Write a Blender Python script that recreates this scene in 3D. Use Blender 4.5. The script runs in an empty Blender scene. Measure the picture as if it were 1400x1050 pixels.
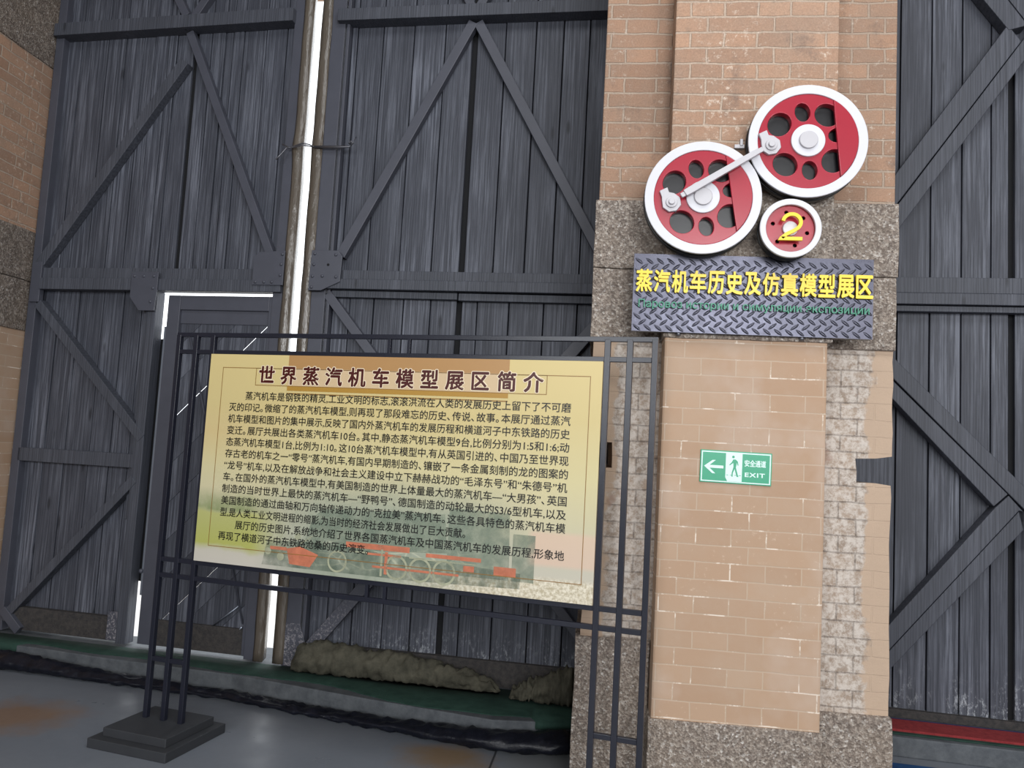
import bpy, bmesh, math, random
from mathutils import Vector, Matrix, noise
random.seed(7)
SC = bpy.context.scene
COL = SC.collection
R = math.radians

# ------------------------------------------------------------------ camera, world, lights, exposure
cam = bpy.data.cameras.new('camera'); camo = bpy.data.objects.new('camera', cam); COL.objects.link(camo)
cam.sensor_fit = 'HORIZONTAL'; cam.sensor_width = 36.0; cam.lens = 36.0 * 1050 / 1400
cam.clip_start = 0.05; cam.clip_end = 200
PIT, ROL, YAW = R(4.75), R(3.12), R(6.2)
fw = Vector((-math.sin(YAW) * math.cos(PIT), math.cos(YAW) * math.cos(PIT), math.sin(PIT)))
rt = Vector((math.cos(YAW), math.sin(YAW), 0)); up = rt.cross(fw)
r2 = rt * math.cos(ROL) + up * math.sin(ROL); u2 = up * math.cos(ROL) - rt * math.sin(ROL)
M = Matrix((r2, u2, -fw)).transposed().to_4x4(); M.translation = Vector((0, 0, 1.5))
camo.matrix_world = M
SC.camera = camo
SC.view_settings.view_transform = 'Standard'
SC.view_settings.look = 'None'
SC.view_settings.gamma = 1.0
SC.view_settings.exposure = 0.0
try: SC.view_settings.use_curve_mapping = False
except Exception: pass
SC.cycles.use_denoising = True

W = bpy.data.worlds.new('world'); SC.world = W; W.use_nodes = True
W.node_tree.nodes['Background'].inputs[0].default_value = (0.93, 0.965, 1.0, 1)
W.node_tree.nodes['Background'].inputs[1].default_value = 2.6

def area(name, loc, target, sx, sy, power, color=(1, 1, 1)):
    l = bpy.data.lights.new(name, 'AREA'); l.shape = 'RECTANGLE'; l.size = sx; l.size_y = sy
    l.energy = power; l.color = color
    o = bpy.data.objects.new(name, l); COL.objects.link(o)
    o.location = loc
    o.rotation_euler = (Vector(target) - Vector(loc)).to_track_quat('-Z', 'Y').to_euler()
    return o
# daylight from the tall windows of the hall's back wall and from its roof lights
area('window_daylight', (1.9, -5.6, 3.3), (1.9, 4, 2.2), 2.6, 3.0, 400, (0.97, 0.985, 1.0))
area('window_daylight', (6.0, -5.6, 3.3), (3.0, 4, 2.0), 2.6, 3.0, 260, (0.97, 0.985, 1.0))
area('window_daylight', (-3.4, -5.6, 3.3), (-2.5, 4, 2.0), 2.6, 3.0, 230, (0.94, 0.97, 1.0))
area('roof_daylight', (1.0, 0.6, 6.2), (1.0, 1.6, 0), 5.0, 2.4, 170, (0.96, 0.98, 1.0))

# ------------------------------------------------------------------ node material helpers
def s2l(c):
    return tuple(((v / 255) / 12.92 if v / 255 <= 0.04045 else ((v / 255 + 0.055) / 1.055) ** 2.4) for v in c)
def rgba(c): return (c[0], c[1], c[2], 1)

class NT:
    def __init__(s, name, rough=0.6, metal=0.0, spec=0.5):
        s.m = bpy.data.materials.new(name); s.m.use_nodes = True
        s.t = s.m.node_tree; s.b = s.t.nodes['Principled BSDF']
        s.b.inputs['Roughness'].default_value = rough; s.b.inputs['Metallic'].default_value = metal
        s.b.inputs['Specular IOR Level'].default_value = spec
    def n(s, ty, **k):
        x = s.t.nodes.new(ty)
        for a, v in k.items():
            if a.startswith('i_'): x.inputs[int(a[2:]) if a[2:].isdigit() else a[2:].replace('_', ' ')].default_value = v
            else: setattr(x, a, v)
        return x
    def l(s, a, b): s.t.links.new(a, b)
    def coord(s): return s.n('ShaderNodeTexCoord').outputs['Object']
    def mapp(s, vec, scale=(1, 1, 1), loc=(0, 0, 0)):
        m = s.n('ShaderNodeMapping'); m.inputs['Scale'].default_value = scale; m.inputs['Location'].default_value = loc
        s.l(vec, m.inputs[0]); return m.outputs[0]
    def noise(s, vec, scale, detail=4, rough=0.6, out='Fac'):
        x = s.n('ShaderNodeTexNoise'); x.inputs['Scale'].default_value = scale; x.inputs['Detail'].default_value = detail
        x.inputs['Roughness'].default_value = rough; s.l(vec, x.inputs['Vector']); return x.outputs[out]
    def ramp(s, fac, stops, interp='LINEAR'):
        x = s.n('ShaderNodeValToRGB'); x.color_ramp.interpolation = interp
        e = x.color_ramp.elements
        while len(e) > 1: e.remove(e[-1])
        for i, (p, c) in enumerate(stops):
            if not hasattr(c, '__len__'): c = (c, c, c)
            if i == 0: e[0].position = p; e[0].color = rgba(c)
            else:
                q = e.new(p); q.color = rgba(c)
        s.l(fac, x.inputs[0]); return x.outputs[0]
    def mix(s, fac, a, b, mode='MIX'):
        x = s.n('ShaderNodeMix', data_type='RGBA', blend_type=mode)
        for v, i in ((fac, 0), (a, 6), (b, 7)):
            if hasattr(v, 'is_output'): s.l(v, x.inputs[i])
            elif i == 0: x.inputs[0].default_value = v
            else: x.inputs[i].default_value = rgba(v)
        return x.outputs[2]
    def math(s, op, a, b=0.0, c=None):
        x = s.n('ShaderNodeMath', operation=op)
        for i, v in enumerate((a, b) if c is None else (a, b, c)):
            if hasattr(v, 'is_output'): s.l(v, x.inputs[i])
            else: x.inputs[i].default_value = v
        return x.outputs[0]
    def xyz(s, vec):
        x = s.n('ShaderNodeSeparateXYZ'); s.l(vec, x.inputs[0]); return x.outputs
    def comb(s, x, y, z=0.0):
        c = s.n('ShaderNodeCombineXYZ')
        for i, v in enumerate((x, y, z)):
            if hasattr(v, 'is_output'): s.l(v, c.inputs[i])
            else: c.inputs[i].default_value = v
        return c.outputs[0]
    def bump(s, h, strength=0.4, dist=0.01, prev=None):
        b = s.n('ShaderNodeBump'); b.inputs['Strength'].default_value = strength; b.inputs['Distance'].default_value = dist
        s.l(h, b.inputs['Height'])
        if prev is not None: s.l(prev, b.inputs['Normal'])
        return b.outputs[0]
    def done(s, color=None, normal=None, rough=None):
        if color is not None:
            if hasattr(color, 'is_output'): s.l(color, s.b.inputs['Base Color'])
            else: s.b.inputs['Base Color'].default_value = rgba(color)
        if normal is not None: s.l(normal, s.b.inputs['Normal'])
        if rough is not None: s.l(rough, s.b.inputs['Roughness'])
        return s.m

def plain(name, srgb, rough=0.5, metal=0.0, var=0.12, scale=18, bump=0.08):
    t = NT(name, rough, metal); c = t.coord(); k = s2l(srgb)
    f = t.noise(c, scale, 5)
    col = t.mix(f, tuple(v * (1 - var) for v in k), tuple(min(1, v * (1 + var)) for v in k))
    return t.done(col, t.bump(t.noise(c, scale * 6, 3), bump, 0.002))

# ---- brick family -------------------------------------------------
RH = 0.0727
def brick_uv(t, wob=0.006):
    c = t.coord(); o = t.xyz(c)
    h = t.math('ADD', o[0], o[1])
    v = t.comb(h, o[2])
    nz = t.n('ShaderNodeTexNoise'); nz.inputs['Scale'].default_value = 7; nz.inputs['Detail'].default_value = 3
    t.l(c, nz.inputs['Vector'])
    sub = t.n('ShaderNodeVectorMath', operation='SUBTRACT'); t.l(nz.outputs['Color'], sub.inputs[0]); sub.inputs[1].default_value = (.5, .5, .5)
    sc = t.n('ShaderNodeVectorMath', operation='SCALE'); t.l(sub.outputs[0], sc.inputs[0]); sc.inputs['Scale'].default_value = wob * 2
    ad = t.n('ShaderNodeVectorMath', operation='ADD'); t.l(v, ad.inputs[0]); t.l(sc.outputs[0], ad.inputs[1])
    return c, o, ad.outputs[0]
def brick_tex(t, vec, c1, c2, mortar, msize, smooth=0.2, loc=(0, 0, 0)):
    b = t.n('ShaderNodeTexBrick', offset=0.5, offset_frequency=2, squash=0.5, squash_frequency=2)
    b.inputs['Color1'].default_value = rgba(c1); b.inputs['Color2'].default_value = rgba(c2); b.inputs['Mortar'].default_value = rgba(mortar)
    b.inputs['Scale'].default_value = 1; b.inputs['Mortar Size'].default_value = msize; b.inputs['Mortar Smooth'].default_value = smooth
    b.inputs['Brick Width'].default_value = 0.294; b.inputs['Row Height'].default_value = RH
    t.l(t.mapp(vec, loc=loc), b.inputs['Vector'])
    return b.outputs['Color'], b.outputs['Fac']

def mat_painted_brick():
    t = NT('painted salmon brick', 0.75, spec=0.3); c, o, v = brick_uv(t, 0.004)
    col, fac = brick_tex(t, v, s2l((184, 155, 130)), s2l((176, 146, 121)), s2l((190, 168, 146)), 0.0032, 0.3, (0.05, 0.03, 0))
    n1 = t.noise(c, 3.0, 6, 0.65)
    col = t.mix(t.ramp(n1, [(0.45, 0), (0.75, 0.55)]), col, s2l((184, 164, 145)))
    # pale chipped joints and scuffs
    chip = t.math('MULTIPLY', t.ramp(t.noise(c, 9, 5, 0.7), [(0.54, 0), (0.6, 1)]), fac)
    col = t.mix(chip, col, s2l((228, 214, 198)))
    sp = t.math('MULTIPLY', t.ramp(t.noise(c, 60, 4, 0.7), [(0.62, 0), (0.7, 0.6)]), t.ramp(t.noise(c, 2.2, 3), [(0.5, 0), (0.62, 1)]))
    col = t.mix(sp, col, s2l((226, 206, 186)))
    grey = t.ramp(t.noise(t.mapp(c, (1.3, 1.3, 1.3), (4.2, 0, 1.7)), 1.5, 4), [(0.52, 0), (0.7, 0.6)])
    col = t.mix(grey, col, s2l((196, 178, 164)))
    h = t.math('SUBTRACT', t.math('MULTIPLY', t.noise(c, 90, 5), 0.25), fac)
    return t.done(col, t.bump(h, 0.35, 0.004))
def mat_old_brick(name='old bare brick', dark=1.0):
    t = NT(name, 0.85, spec=0.25); c, o, v = brick_uv(t, 0.010)
    k = lambda q: tuple(x * dark for x in s2l(q))
    col, fac = brick_tex(t, v, k((188, 150, 124)), k((162, 130, 109)), k((190, 170, 152)), 0.006, 0.35)
    n = t.noise(c, 4, 6, 0.7)
    col = t.mix(t.ramp(n, [(0.35, 0.0), (0.5, 0.25), (0.72, 0.65)]), col, k((160, 140, 124)))
    sooty = t.ramp(t.noise(t.mapp(c, loc=(1, 5, 2)), 5.5, 5, 0.7), [(0.56, 0), (0.72, 0.7)])
    col = t.mix(sooty, col, k((118, 104, 96)))
    white = t.math('MULTIPLY', t.ramp(t.noise(c, 34, 5, 0.75), [(0.56, 0), (0.66, 0.8)]), t.ramp(t.noise(t.mapp(c, (2.5, 2.5, 0.8)), 1.6, 3), [(0.40, 0), (0.56, 1)]))
    col = t.mix(white, col, k((220, 204, 188)))
    fine = t.noise(c, 140, 4, 0.8)
    col = t.mix(0.35, col, t.ramp(fine, [(0.3, 0.25), (0.7, 0.75)]), 'OVERLAY')
    h = t.math('SUBTRACT', t.math('MULTIPLY', t.noise(c, 60, 6, 0.75), 0.6), t.math('MULTIPLY', fac, 0.8))
    return t.done(col, t.bump(h, 0.75, 0.010))
def mat_weathered():
    t = NT('weathered limewashed brick', 0.9, spec=0.2); c, o, v = brick_uv(t, 0.008)
    col, fac = brick_tex(t, v, s2l((170, 152, 136)), s2l((152, 136, 122)), s2l((128, 116, 106)), 0.004, 0.3, (0.02, 0.04, 0))
    f = t.noise(c, 26, 7, 0.8)
    col = t.mix(t.ramp(f, [(0.42, 0), (0.56, 0.9)]), col, s2l((208, 199, 190)))
    dk = t.ramp(t.noise(t.mapp(c, (1, 1, 1), (3, 1, 8)), 30, 6, 0.8), [(0.56, 0), (0.66, 0.6)])
    col = t.mix(dk, col, s2l((116, 102, 92)))
    col = t.mix(t.math('MULTIPLY', fac, 0.4), col, s2l((120, 108, 98)))
    # remaining peach paint along the outer arris and brown-red bare patches
    edge = t.math('ADD', t.math('MULTIPLY', t.math('ABSOLUTE', t.math('SUBTRACT', o[0], 0.645)), 1.0), t.math('MULTIPLY', t.math('SUBTRACT', t.noise(c, 6, 4), 0.5), 0.22))
    pe = t.ramp(edge, [(0.545, 0), (0.56, 1)])
    col = t.mix(pe, col, t.mix(t.noise(c, 8, 4), s2l((194, 170, 148)), s2l((182, 160, 140))))
    red = t.ramp(t.noise(t.mapp(c, (1, 1, 1), (7, 2, 3)), 4.5, 4, 0.6), [(0.63, 0), (0.67, 0.6)])
    col = t.mix(red, col, s2l((158, 128, 112)))
    h = t.math('SUBTRACT', t.math('MULTIPLY', f, 0.7), t.math('MULTIPLY', fac, 0.5))
    return t.done(col, t.bump(h, 0.6, 0.008))
def mat_granite(name, dark=1.0, scale=1.0):
    t = NT(name, 0.8, spec=0.3); c = t.coord()
    k = lambda q: tuple(x * dark for x in s2l(q))
    v = t.n('ShaderNodeTexVoronoi'); v.inputs['Scale'].default_value = 125 * scale; t.l(c, v.inputs['Vector'])
    vo = t.xyz(v.outputs['Color'])
    col = t.ramp(vo[0], [(0, k((116, 106, 99))), (0.35, k((158, 145, 134))), (0.7, k((182, 170, 158))), (0.93, k((200, 191, 181))), (1, k((226, 220, 214)))])
    n = t.noise(c, 40 * scale, 6, 0.8)
    col = t.mix(t.ramp(n, [(0.4, 0.75), (0.6, 0)]), col, k((98, 87, 80)))
    col = t.mix(t.ramp(t.noise(c, 2.4, 4), [(0.45, 0.0), (0.75, 0.35)]), col, k((160, 143, 124)))
    return t.done(col, t.bump(t.math('ADD', n, t.math('MULTIPLY', v.outputs['Distance'], 0.6)), 0.7, 0.012))
def mat_wood(name, base=(67, 70, 80), lift=(122, 126, 138), dirt=0.0):
    t = NT(name, 0.55, spec=0.4); c = t.coord()
    g = t.n('ShaderNodeNewGeometry').outputs['Random Per Island']
    off = t.n('ShaderNodeVectorMath', operation='ADD'); t.l(c, off.inputs[0]); t.l(t.comb(t.math('MULTIPLY', g, 13), 0.0, t.math('MULTIPLY', g, 31)), off.inputs[1])
    p = off.outputs[0]
    # knotty grain: distorted rings stretched along the plank
    w = t.n('ShaderNodeTexWave', wave_type='BANDS', bands_direction='X'); w.inputs['Scale'].default_value = 9; w.inputs['Distortion'].default_value = 9; w.inputs['Detail'].default_value = 3; w.inputs['Detail Scale'].default_value = 1.2
    t.l(t.mapp(p, (2.2, 2, 0.16)), w.inputs['Vector'])
    fine = t.noise(t.mapp(p, (70, 70, 1.6)), 1.0, 6, 0.7)
    big = t.noise(t.mapp(p, (3, 3, 0.8)), 1.3, 5, 0.6)
    b, l = s2l(base), s2l(lift)
    col = t.mix(t.math('MULTIPLY', t.ramp(w.outputs['Fac'], [(0.3, 0), (0.8, 1)]), 0.6), b, tuple(v * 0.55 for v in b))
    rub = t.math('MULTIPLY', t.ramp(fine, [(0.44, 0), (0.62, 1.0)]), t.ramp(big, [(0.36, 0.05), (0.62, 1.0)]))
    col = t.mix(rub, col, l)
    col = t.mix(t.ramp(g, [(0, 0.0), (1, 0.55)]), col, tuple(v * 0.6 for v in b))
    kn = t.n('ShaderNodeTexVoronoi'); kn.inputs['Scale'].default_value = 1.0; t.l(t.mapp(p, (7, 7, 2.0)), kn.inputs['Vector'])
    col = t.mix(t.ramp(kn.outputs['Distance'], [(0.05, 0.8), (0.11, 0)]), col, tuple(v * 0.35 for v in b))
    if dirt > 0:
        z = t.xyz(c)[2]
        m = t.math('MULTIPLY', t.ramp(z, [(0.1 + 0.28 * dirt, 1), (0.1 + 0.55 * dirt, 0)]) if False else t.ramp(t.math('DIVIDE', z, 2.0), [(0.10, 1), (0.21, 0)]), t.ramp(t.noise(t.mapp(c, (1, 1, 0.45)), 55, 6, 0.8), [(0.52, 0), (0.62, 0.8)]))
        m = t.math('MULTIPLY', m, t.ramp(t.noise(c, 5, 3), [(0.42, 0), (0.56, dirt)]))
        col = t.mix(m, col, s2l((176, 180, 186)))
    h = t.math('ADD', t.math('MULTIPLY', fine, 0.8), t.math('MULTIPLY', w.outputs['Fac'], 0.35))
    return t.done(col, t.bump(h, 0.35, 0.004))
def mat_paint_steel(name, srgb=(74, 76, 86), rough=0.45, peel=0.0):
    t = NT(name, rough, spec=0.5); c = t.coord(); k = s2l(srgb)
    n = t.noise(c, 9, 5, 0.65)
    col = t.mix(n, tuple(v * 0.8 for v in k), tuple(v * 1.15 for v in k))
    if peel > 0:
        z = t.xyz(c)[2]
        m = t.math('MULTIPLY', t.ramp(t.noise(c, 70, 5, 0.8), [(0.53, 0), (0.57, 1)]), t.ramp(t.math('DIVIDE', z, 2.0), [(0.10, peel), (0.30, 0)]))
        col = t.mix(m, col, s2l((150, 146, 150)))
    return t.done(col, t.bump(t.noise(c, 120, 3), 0.12, 0.002))

MAT = dict(
    brick_paint=mat_painted_brick(), brick_old=mat_old_brick(), brick_dark=mat_old_brick('darker bare brick', 0.82), weathered=mat_weathered(),  # brick_dark is a darker mix for the upper side strips
    granite=mat_granite('rough granite'), granite_darker=mat_granite('darker granite', 0.8, 0.85),  # the second granite is a darker, coarser mix for the left pier
    wood=mat_wood('black painted planks'), wood_low=mat_wood('black painted planks with rubbed feet', dirt=1.0),
    wood_beam=mat_wood('black painted timber', (72, 75, 84), (90, 93, 103)),
    steel=mat_paint_steel('black painted steel'), steel_peel=mat_paint_steel('peeling black painted steel', peel=1.0),
    stand=mat_paint_steel('gloss black tube', (32, 34, 45), 0.3), base=mat_paint_steel('dusty black base', (52, 54, 58), 0.6),
    dark=plain('painted recess shade', (14, 15, 19), 0.9),  # near-black: the shade of gaps and holes is put into the colour
    white=plain('white gloss paint', (214, 214, 220), 0.35, var=0.05), red=plain('red gloss paint', (166, 36, 55), 0.26, var=0.06, bump=0.04),
    black=plain('black gloss paint', (22, 23, 27), 0.3), yellow=plain('yellow acrylic', (246, 210, 28), 0.35, var=0.04),
    green_let=plain('green acrylic', (24, 128, 98), 0.4), silver=plain('silver paint', (190, 188, 192), 0.4, 0.1, var=0.05),
    galv=plain('galvanised strip', (150, 158, 172), 0.3, 0.6), zinc=plain('zinc bolt', (120, 120, 126), 0.4, 0.8),
    film=None)

def mat_floor():
    t = NT('smooth grey floor', 0.32, spec=0.45); c = t.coord(); o = t.xyz(c)
    n = t.noise(c, 1.6, 5, 0.6)
    col = t.mix(n, s2l((108, 115, 126)), s2l((128, 132, 139)))
    col = t.mix(t.ramp(t.noise(c, 40, 5), [(0.3, 0.0), (0.7, 0.2)]), col, s2l((112, 113, 114)))
    def blob(x, y, sx, sy, k):
        dx = t.math('MULTIPLY', t.math('SUBTRACT', o[0], x), 1 / sx); dy = t.math('MULTIPLY', t.math('SUBTRACT', o[1], y), 1 / sy)
        d = t.math('SQRT', t.math('ADD', t.math('MULTIPLY', dx, dx), t.math('MULTIPLY', dy, dy)))
        d = t.math('ADD', d, t.math('MULTIPLY', t.math('SUBTRACT', t.noise(c, 6, 4), 0.5), 1.1))
        return t.ramp(d, [(0.35, k), (1.0, 0)])
    col = t.mix(blob(-2.85, 3.78, 0.36, 0.30, 0.75), col, s2l((136, 104, 74)))
    col = t.mix(blob(-0.64, 3.78, 0.30, 0.20, 0.85), col, s2l((132, 108, 78)))
    col = t.mix(blob(-0.2, 3.95, 0.26, 0.4, 0.35), col, s2l((120, 120, 112)))
    seam = t.math('ADD', o[0], t.math('MULTIPLY', t.math('SUBTRACT', o[1], 4.09), -0.03))
    sd = t.math('ABSOLUTE', t.math('ADD', seam, 0.40))
    col = t.mix(t.ramp(sd, [(0.003, 0.9), (0.006, 0)]), col, s2l((30, 32, 34)))
    r = t.ramp(t.noise(c, 4, 4), [(0.3, 0.26), (0.7, 0.46)])
    return t.done(col, t.bump(t.noise(c, 30, 4), 0.06, 0.003), r)
def mat_simple2(name, a, b, scale, rough=0.8, bump=0.4, dist=0.006, det=6):
    t = NT(name, rough, spec=0.3); c = t.coord(); n = t.noise(c, scale, det, 0.7)
    return t.done(t.mix(t.ramp(n, [(0.35, 0), (0.65, 1)]), s2l(a), s2l(b)), t.bump(t.noise(c, scale * 3, 4), bump, dist))
MAT['floor'] = mat_floor()
MAT['concrete'] = mat_simple2('concrete sill', (76, 80, 85), (97, 101, 105), 14, 0.7, 0.3)
MAT['mat_green'] = mat_simple2('green floor felt', (30, 54, 47), (46, 72, 63), 8, 0.85, 0.3)
MAT['plaster'] = mat_simple2('limewashed hall wall', (150, 132, 116), (176, 158, 140), 5)
MAT['ceiling'] = mat_simple2('sooty boarded ceiling', (96, 92, 90), (120, 116, 112), 5)
MAT['ground'] = mat_simple2('pale gravel yard', (222, 219, 215), (236, 234, 230), 12)
MAT['rubber'] = mat_simple2('black plastic sheet', (14, 16, 24), (26, 28, 38), 20, 0.35, 0.5, 0.006)
MAT['red_strip'] = mat_simple2('red carpet', (122, 40, 44), (146, 54, 56), 30, 0.9, 0.2)
MAT['blue_mat'] = mat_simple2('blue floor mat', (22, 58, 104), (38, 82, 132), 9, 0.6, 0.2)
MAT['blue_edge'] = mat_simple2('dark blue strip', (40, 44, 84), (54, 56, 100), 20, 0.8, 0.2)
MAT['wet'] = mat_simple2('dusty bottom rail', (52, 51, 52), (72, 68, 66), 40, 0.85, 0.5)
def mat_burlap():
    t = NT('khaki burlap', 0.95, spec=0.1); c = t.coord()
    n = t.noise(c, 11, 6, 0.7)
    col = t.mix(t.ramp(n, [(0.3, 0), (0.7, 1)]), s2l((60, 59, 52)), s2l((96, 93, 81)))
    w = t.noise(t.mapp(c, (1, 1, 1)), 300, 2)
    return t.done(col, t.bump(t.math('ADD', n, t.math('MULTIPLY', w, 0.15)), 0.6, 0.02))
MAT['burlap'] = mat_burlap()
def mat_film():
    t = NT('smoky plastic draught strip', 0.25, spec=0.6); c = t.coord()
    n = t.noise(t.mapp(c, (30, 30, 2.2)), 1.0, 5, 0.65)
    col = t.mix(n, s2l((70, 62, 54)), s2l((112, 104, 94)))
    t.b.inputs['Transmission Weight'].default_value = 0.0
    return t.done(col, t.bump(t.noise(t.mapp(c, (12, 12, 3)), 1.5, 4), 0.6, 0.02))
MAT['film'] = mat_film()
def mat_plate():
    t = NT('dark checker plate', 0.25, 0.85); c = t.coord()
    n = t.noise(c, 26, 5, 0.7)
    return t.done(t.mix(n, s2l((52, 53, 62)), s2l((84, 84, 95))), t.bump(t.noise(c, 90, 4), 0.1, 0.002), t.ramp(n, [(0.3, 0.24), (0.7, 0.4)]))
MAT['plate'] = mat_plate()

# ------------------------------------------------------------------ object helpers
def finish(name, me, mat, parent=None, bev=0.0, smooth=False, loc=None):
    o = bpy.data.objects.new(name, me); COL.objects.link(o)
    if mat is not None and not me.materials: me.materials.append(MAT[mat] if isinstance(mat, str) else mat)
    if parent is not None: o.parent = parent
    if loc is not None: o.location = loc
    if bev:
        b = o.modifiers.new('edge', 'BEVEL'); b.width = bev; b.segments = 2; b.limit_method = 'ANGLE'; b.angle_limit = R(40)
    if smooth:
        for p in me.polygons: p.use_smooth = True
    return o
class MB:
    def __init__(s): s.v = []; s.f = []
    def add(s, vs, fs):
        b = len(s.v); s.v += [tuple(v) for v in vs]; s.f += [tuple(b + i for i in f) for f in fs]; return s
    def box(s, x0, x1, y0, y1, z0, z1):
        return s.add([(x0, y0, z0), (x1, y0, z0), (x1, y1, z0), (x0, y1, z0), (x0, y0, z1), (x1, y0, z1), (x1, y1, z1), (x0, y1, z1)],
                     [(0, 3, 2, 1), (4, 5, 6, 7), (0, 1, 5, 4), (1, 2, 6, 5), (2, 3, 7, 6), (3, 0, 4, 7)])
    def bar(s, a, b, w, y0, y1):        # flat bar between two (u, z) points
        ax, az = a; bx, bz = b; L = math.hypot(bx - ax, bz - az); nx, nz = -(bz - az) / L * w / 2, (bx - ax) / L * w / 2
        return s.prism([(ax + nx, az + nz), (ax - nx, az - nz), (bx - nx, bz - nz), (bx + nx, bz + nz)], y0, y1)
    def prism(s, pts, y0, y1):          # (u, z) polygon extruded in depth
        A = sum(pts[i][0] * pts[(i + 1) % len(pts)][1] - pts[(i + 1) % len(pts)][0] * pts[i][1] for i in range(len(pts)))
        if A < 0: pts = pts[::-1]
        n = len(pts)
        vs = [(p[0], y0, p[1]) for p in pts] + [(p[0], y1, p[1]) for p in pts]
        fs = [tuple(range(n)), tuple(range(2 * n - 1, n - 1, -1))] + [(i, i + n, (i + 1) % n + n, (i + 1) % n) for i in range(n)]
        return s.add(vs, fs)
    def dome(s, u, z, r, y, h, n=10):   # rivet head or lens facing -y
        vs = [(u, y - h, z)]
        for k, (rr, hh) in enumerate(((0.55, 0.85), (0.9, 0.45), (1.0, 0.0))):
            vs += [(u + r * rr * math.cos(2 * math.pi * i / n), y - h * hh, z + r * rr * math.sin(2 * math.pi * i / n)) for i in range(n)]
        fs = [(0, 1 + i, 1 + (i + 1) % n) for i in range(n)]
        for k in range(2):
            a, b = 1 + k * n, 1 + (k + 1) * n
            fs += [(a + i, b + i, b + (i + 1) % n, a + (i + 1) % n) for i in range(n)]
        return s.add(vs, fs)
    def mesh(s, name):
        me = bpy.data.meshes.new(name); me.from_pydata(s.v, [], s.f); me.validate(); me.update()
        bm = bmesh.new(); bm.from_mesh(me); bmesh.ops.recalc_face_normals(bm, faces=bm.faces); bm.to_mesh(me); bm.free()
        return me
    def build(s, name, mat, parent=None, bev=0.0, smooth=False, loc=None):
        return finish(name, s.mesh(name), mat, parent, bev, smooth, loc)
def empty(name, loc, rz=0.0):
    o = bpy.data.objects.new(name, None); COL.objects.link(o); o.location = loc; o.rotation_euler = (0, 0, rz); o.empty_display_size = 0.1
    return o
def tag(o, label=None, cat=None, group=None, kind=None):
    if label: o['label'] = label
    if cat: o['category'] = cat
    if group: o['group'] = group
    if kind: o['kind'] = kind
    return o
def tube_mesh(name, pts, r, n=8, closed=False, squash=None):
    me = bpy.data.meshes.new(name); bm = bmesh.new(); rings = []
    P = [Vector(p) for p in pts]; N = len(P)
    for i, p in enumerate(P):
        a = P[(i - 1) % N] if (closed or i > 0) else p; b = P[(i + 1) % N] if (closed or i < N - 1) else p
        d = (b - a).normalized(); ref = Vector((0, 0, 1)) if abs(d.z) < 0.9 else Vector((1, 0, 0))
        x = d.cross(ref).normalized(); y = x.cross(d)
        rr = r[i] if hasattr(r, '__len__') else r
        rings.append([bm.verts.new(p + (x * math.cos(2 * math.pi * k / n) + y * math.sin(2 * math.pi * k / n)) * rr) for k in range(n)])
    for i in range(N if closed else N - 1):
        A, B = rings[i], rings[(i + 1) % N]
        for k in range(n): bm.faces.new((A[k], A[(k + 1) % n], B[(k + 1) % n], B[k]))
    if not closed: bm.faces.new(rings[0][::-1]); bm.faces.new(rings[-1])
    bmesh.ops.recalc_face_normals(bm, faces=bm.faces); bm.to_mesh(me); bm.free()
    return me
DG = lambda: bpy.context.evaluated_depsgraph_get()
ROTX = Matrix.Rotation(math.pi / 2, 4, 'X')
def curve_mesh(name, loops, half, bevel=0.0, res=3):
    """closed 2-D outlines (holes by even-odd) filled and extruded, turned to face -y"""
    c = bpy.data.curves.new(name, 'CURVE'); c.dimensions = '2D'; c.fill_mode = 'BOTH'; c.extrude = half; c.bevel_depth = bevel; c.bevel_resolution = res; c.offset = -bevel
    for lp in loops:
        sp = c.splines.new('POLY'); sp.points.add(len(lp) - 1); sp.use_cyclic_u = True
        for q, (x, y) in zip(sp.points, lp): q.co = (x, y, 0, 1)
    o = bpy.data.objects.new(name, c); COL.objects.link(o); bpy.context.view_layer.update()
    me = bpy.data.meshes.new_from_object(o.evaluated_get(DG())); me.transform(ROTX); me.name = name
    bpy.data.objects.remove(o); bpy.data.curves.remove(c)
    return me
def circ(r, n=64, cx=0, cy=0, ry=None, rot=0):
    out = []
    for i in range(n):
        a = 2 * math.pi * i / n; x, y = r * math.cos(a), (ry or r) * math.sin(a)
        out.append((cx + x * math.cos(rot) - y * math.sin(rot), cy + x * math.sin(rot) + y * math.cos(rot)))
    return out
KERN = -17
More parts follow.
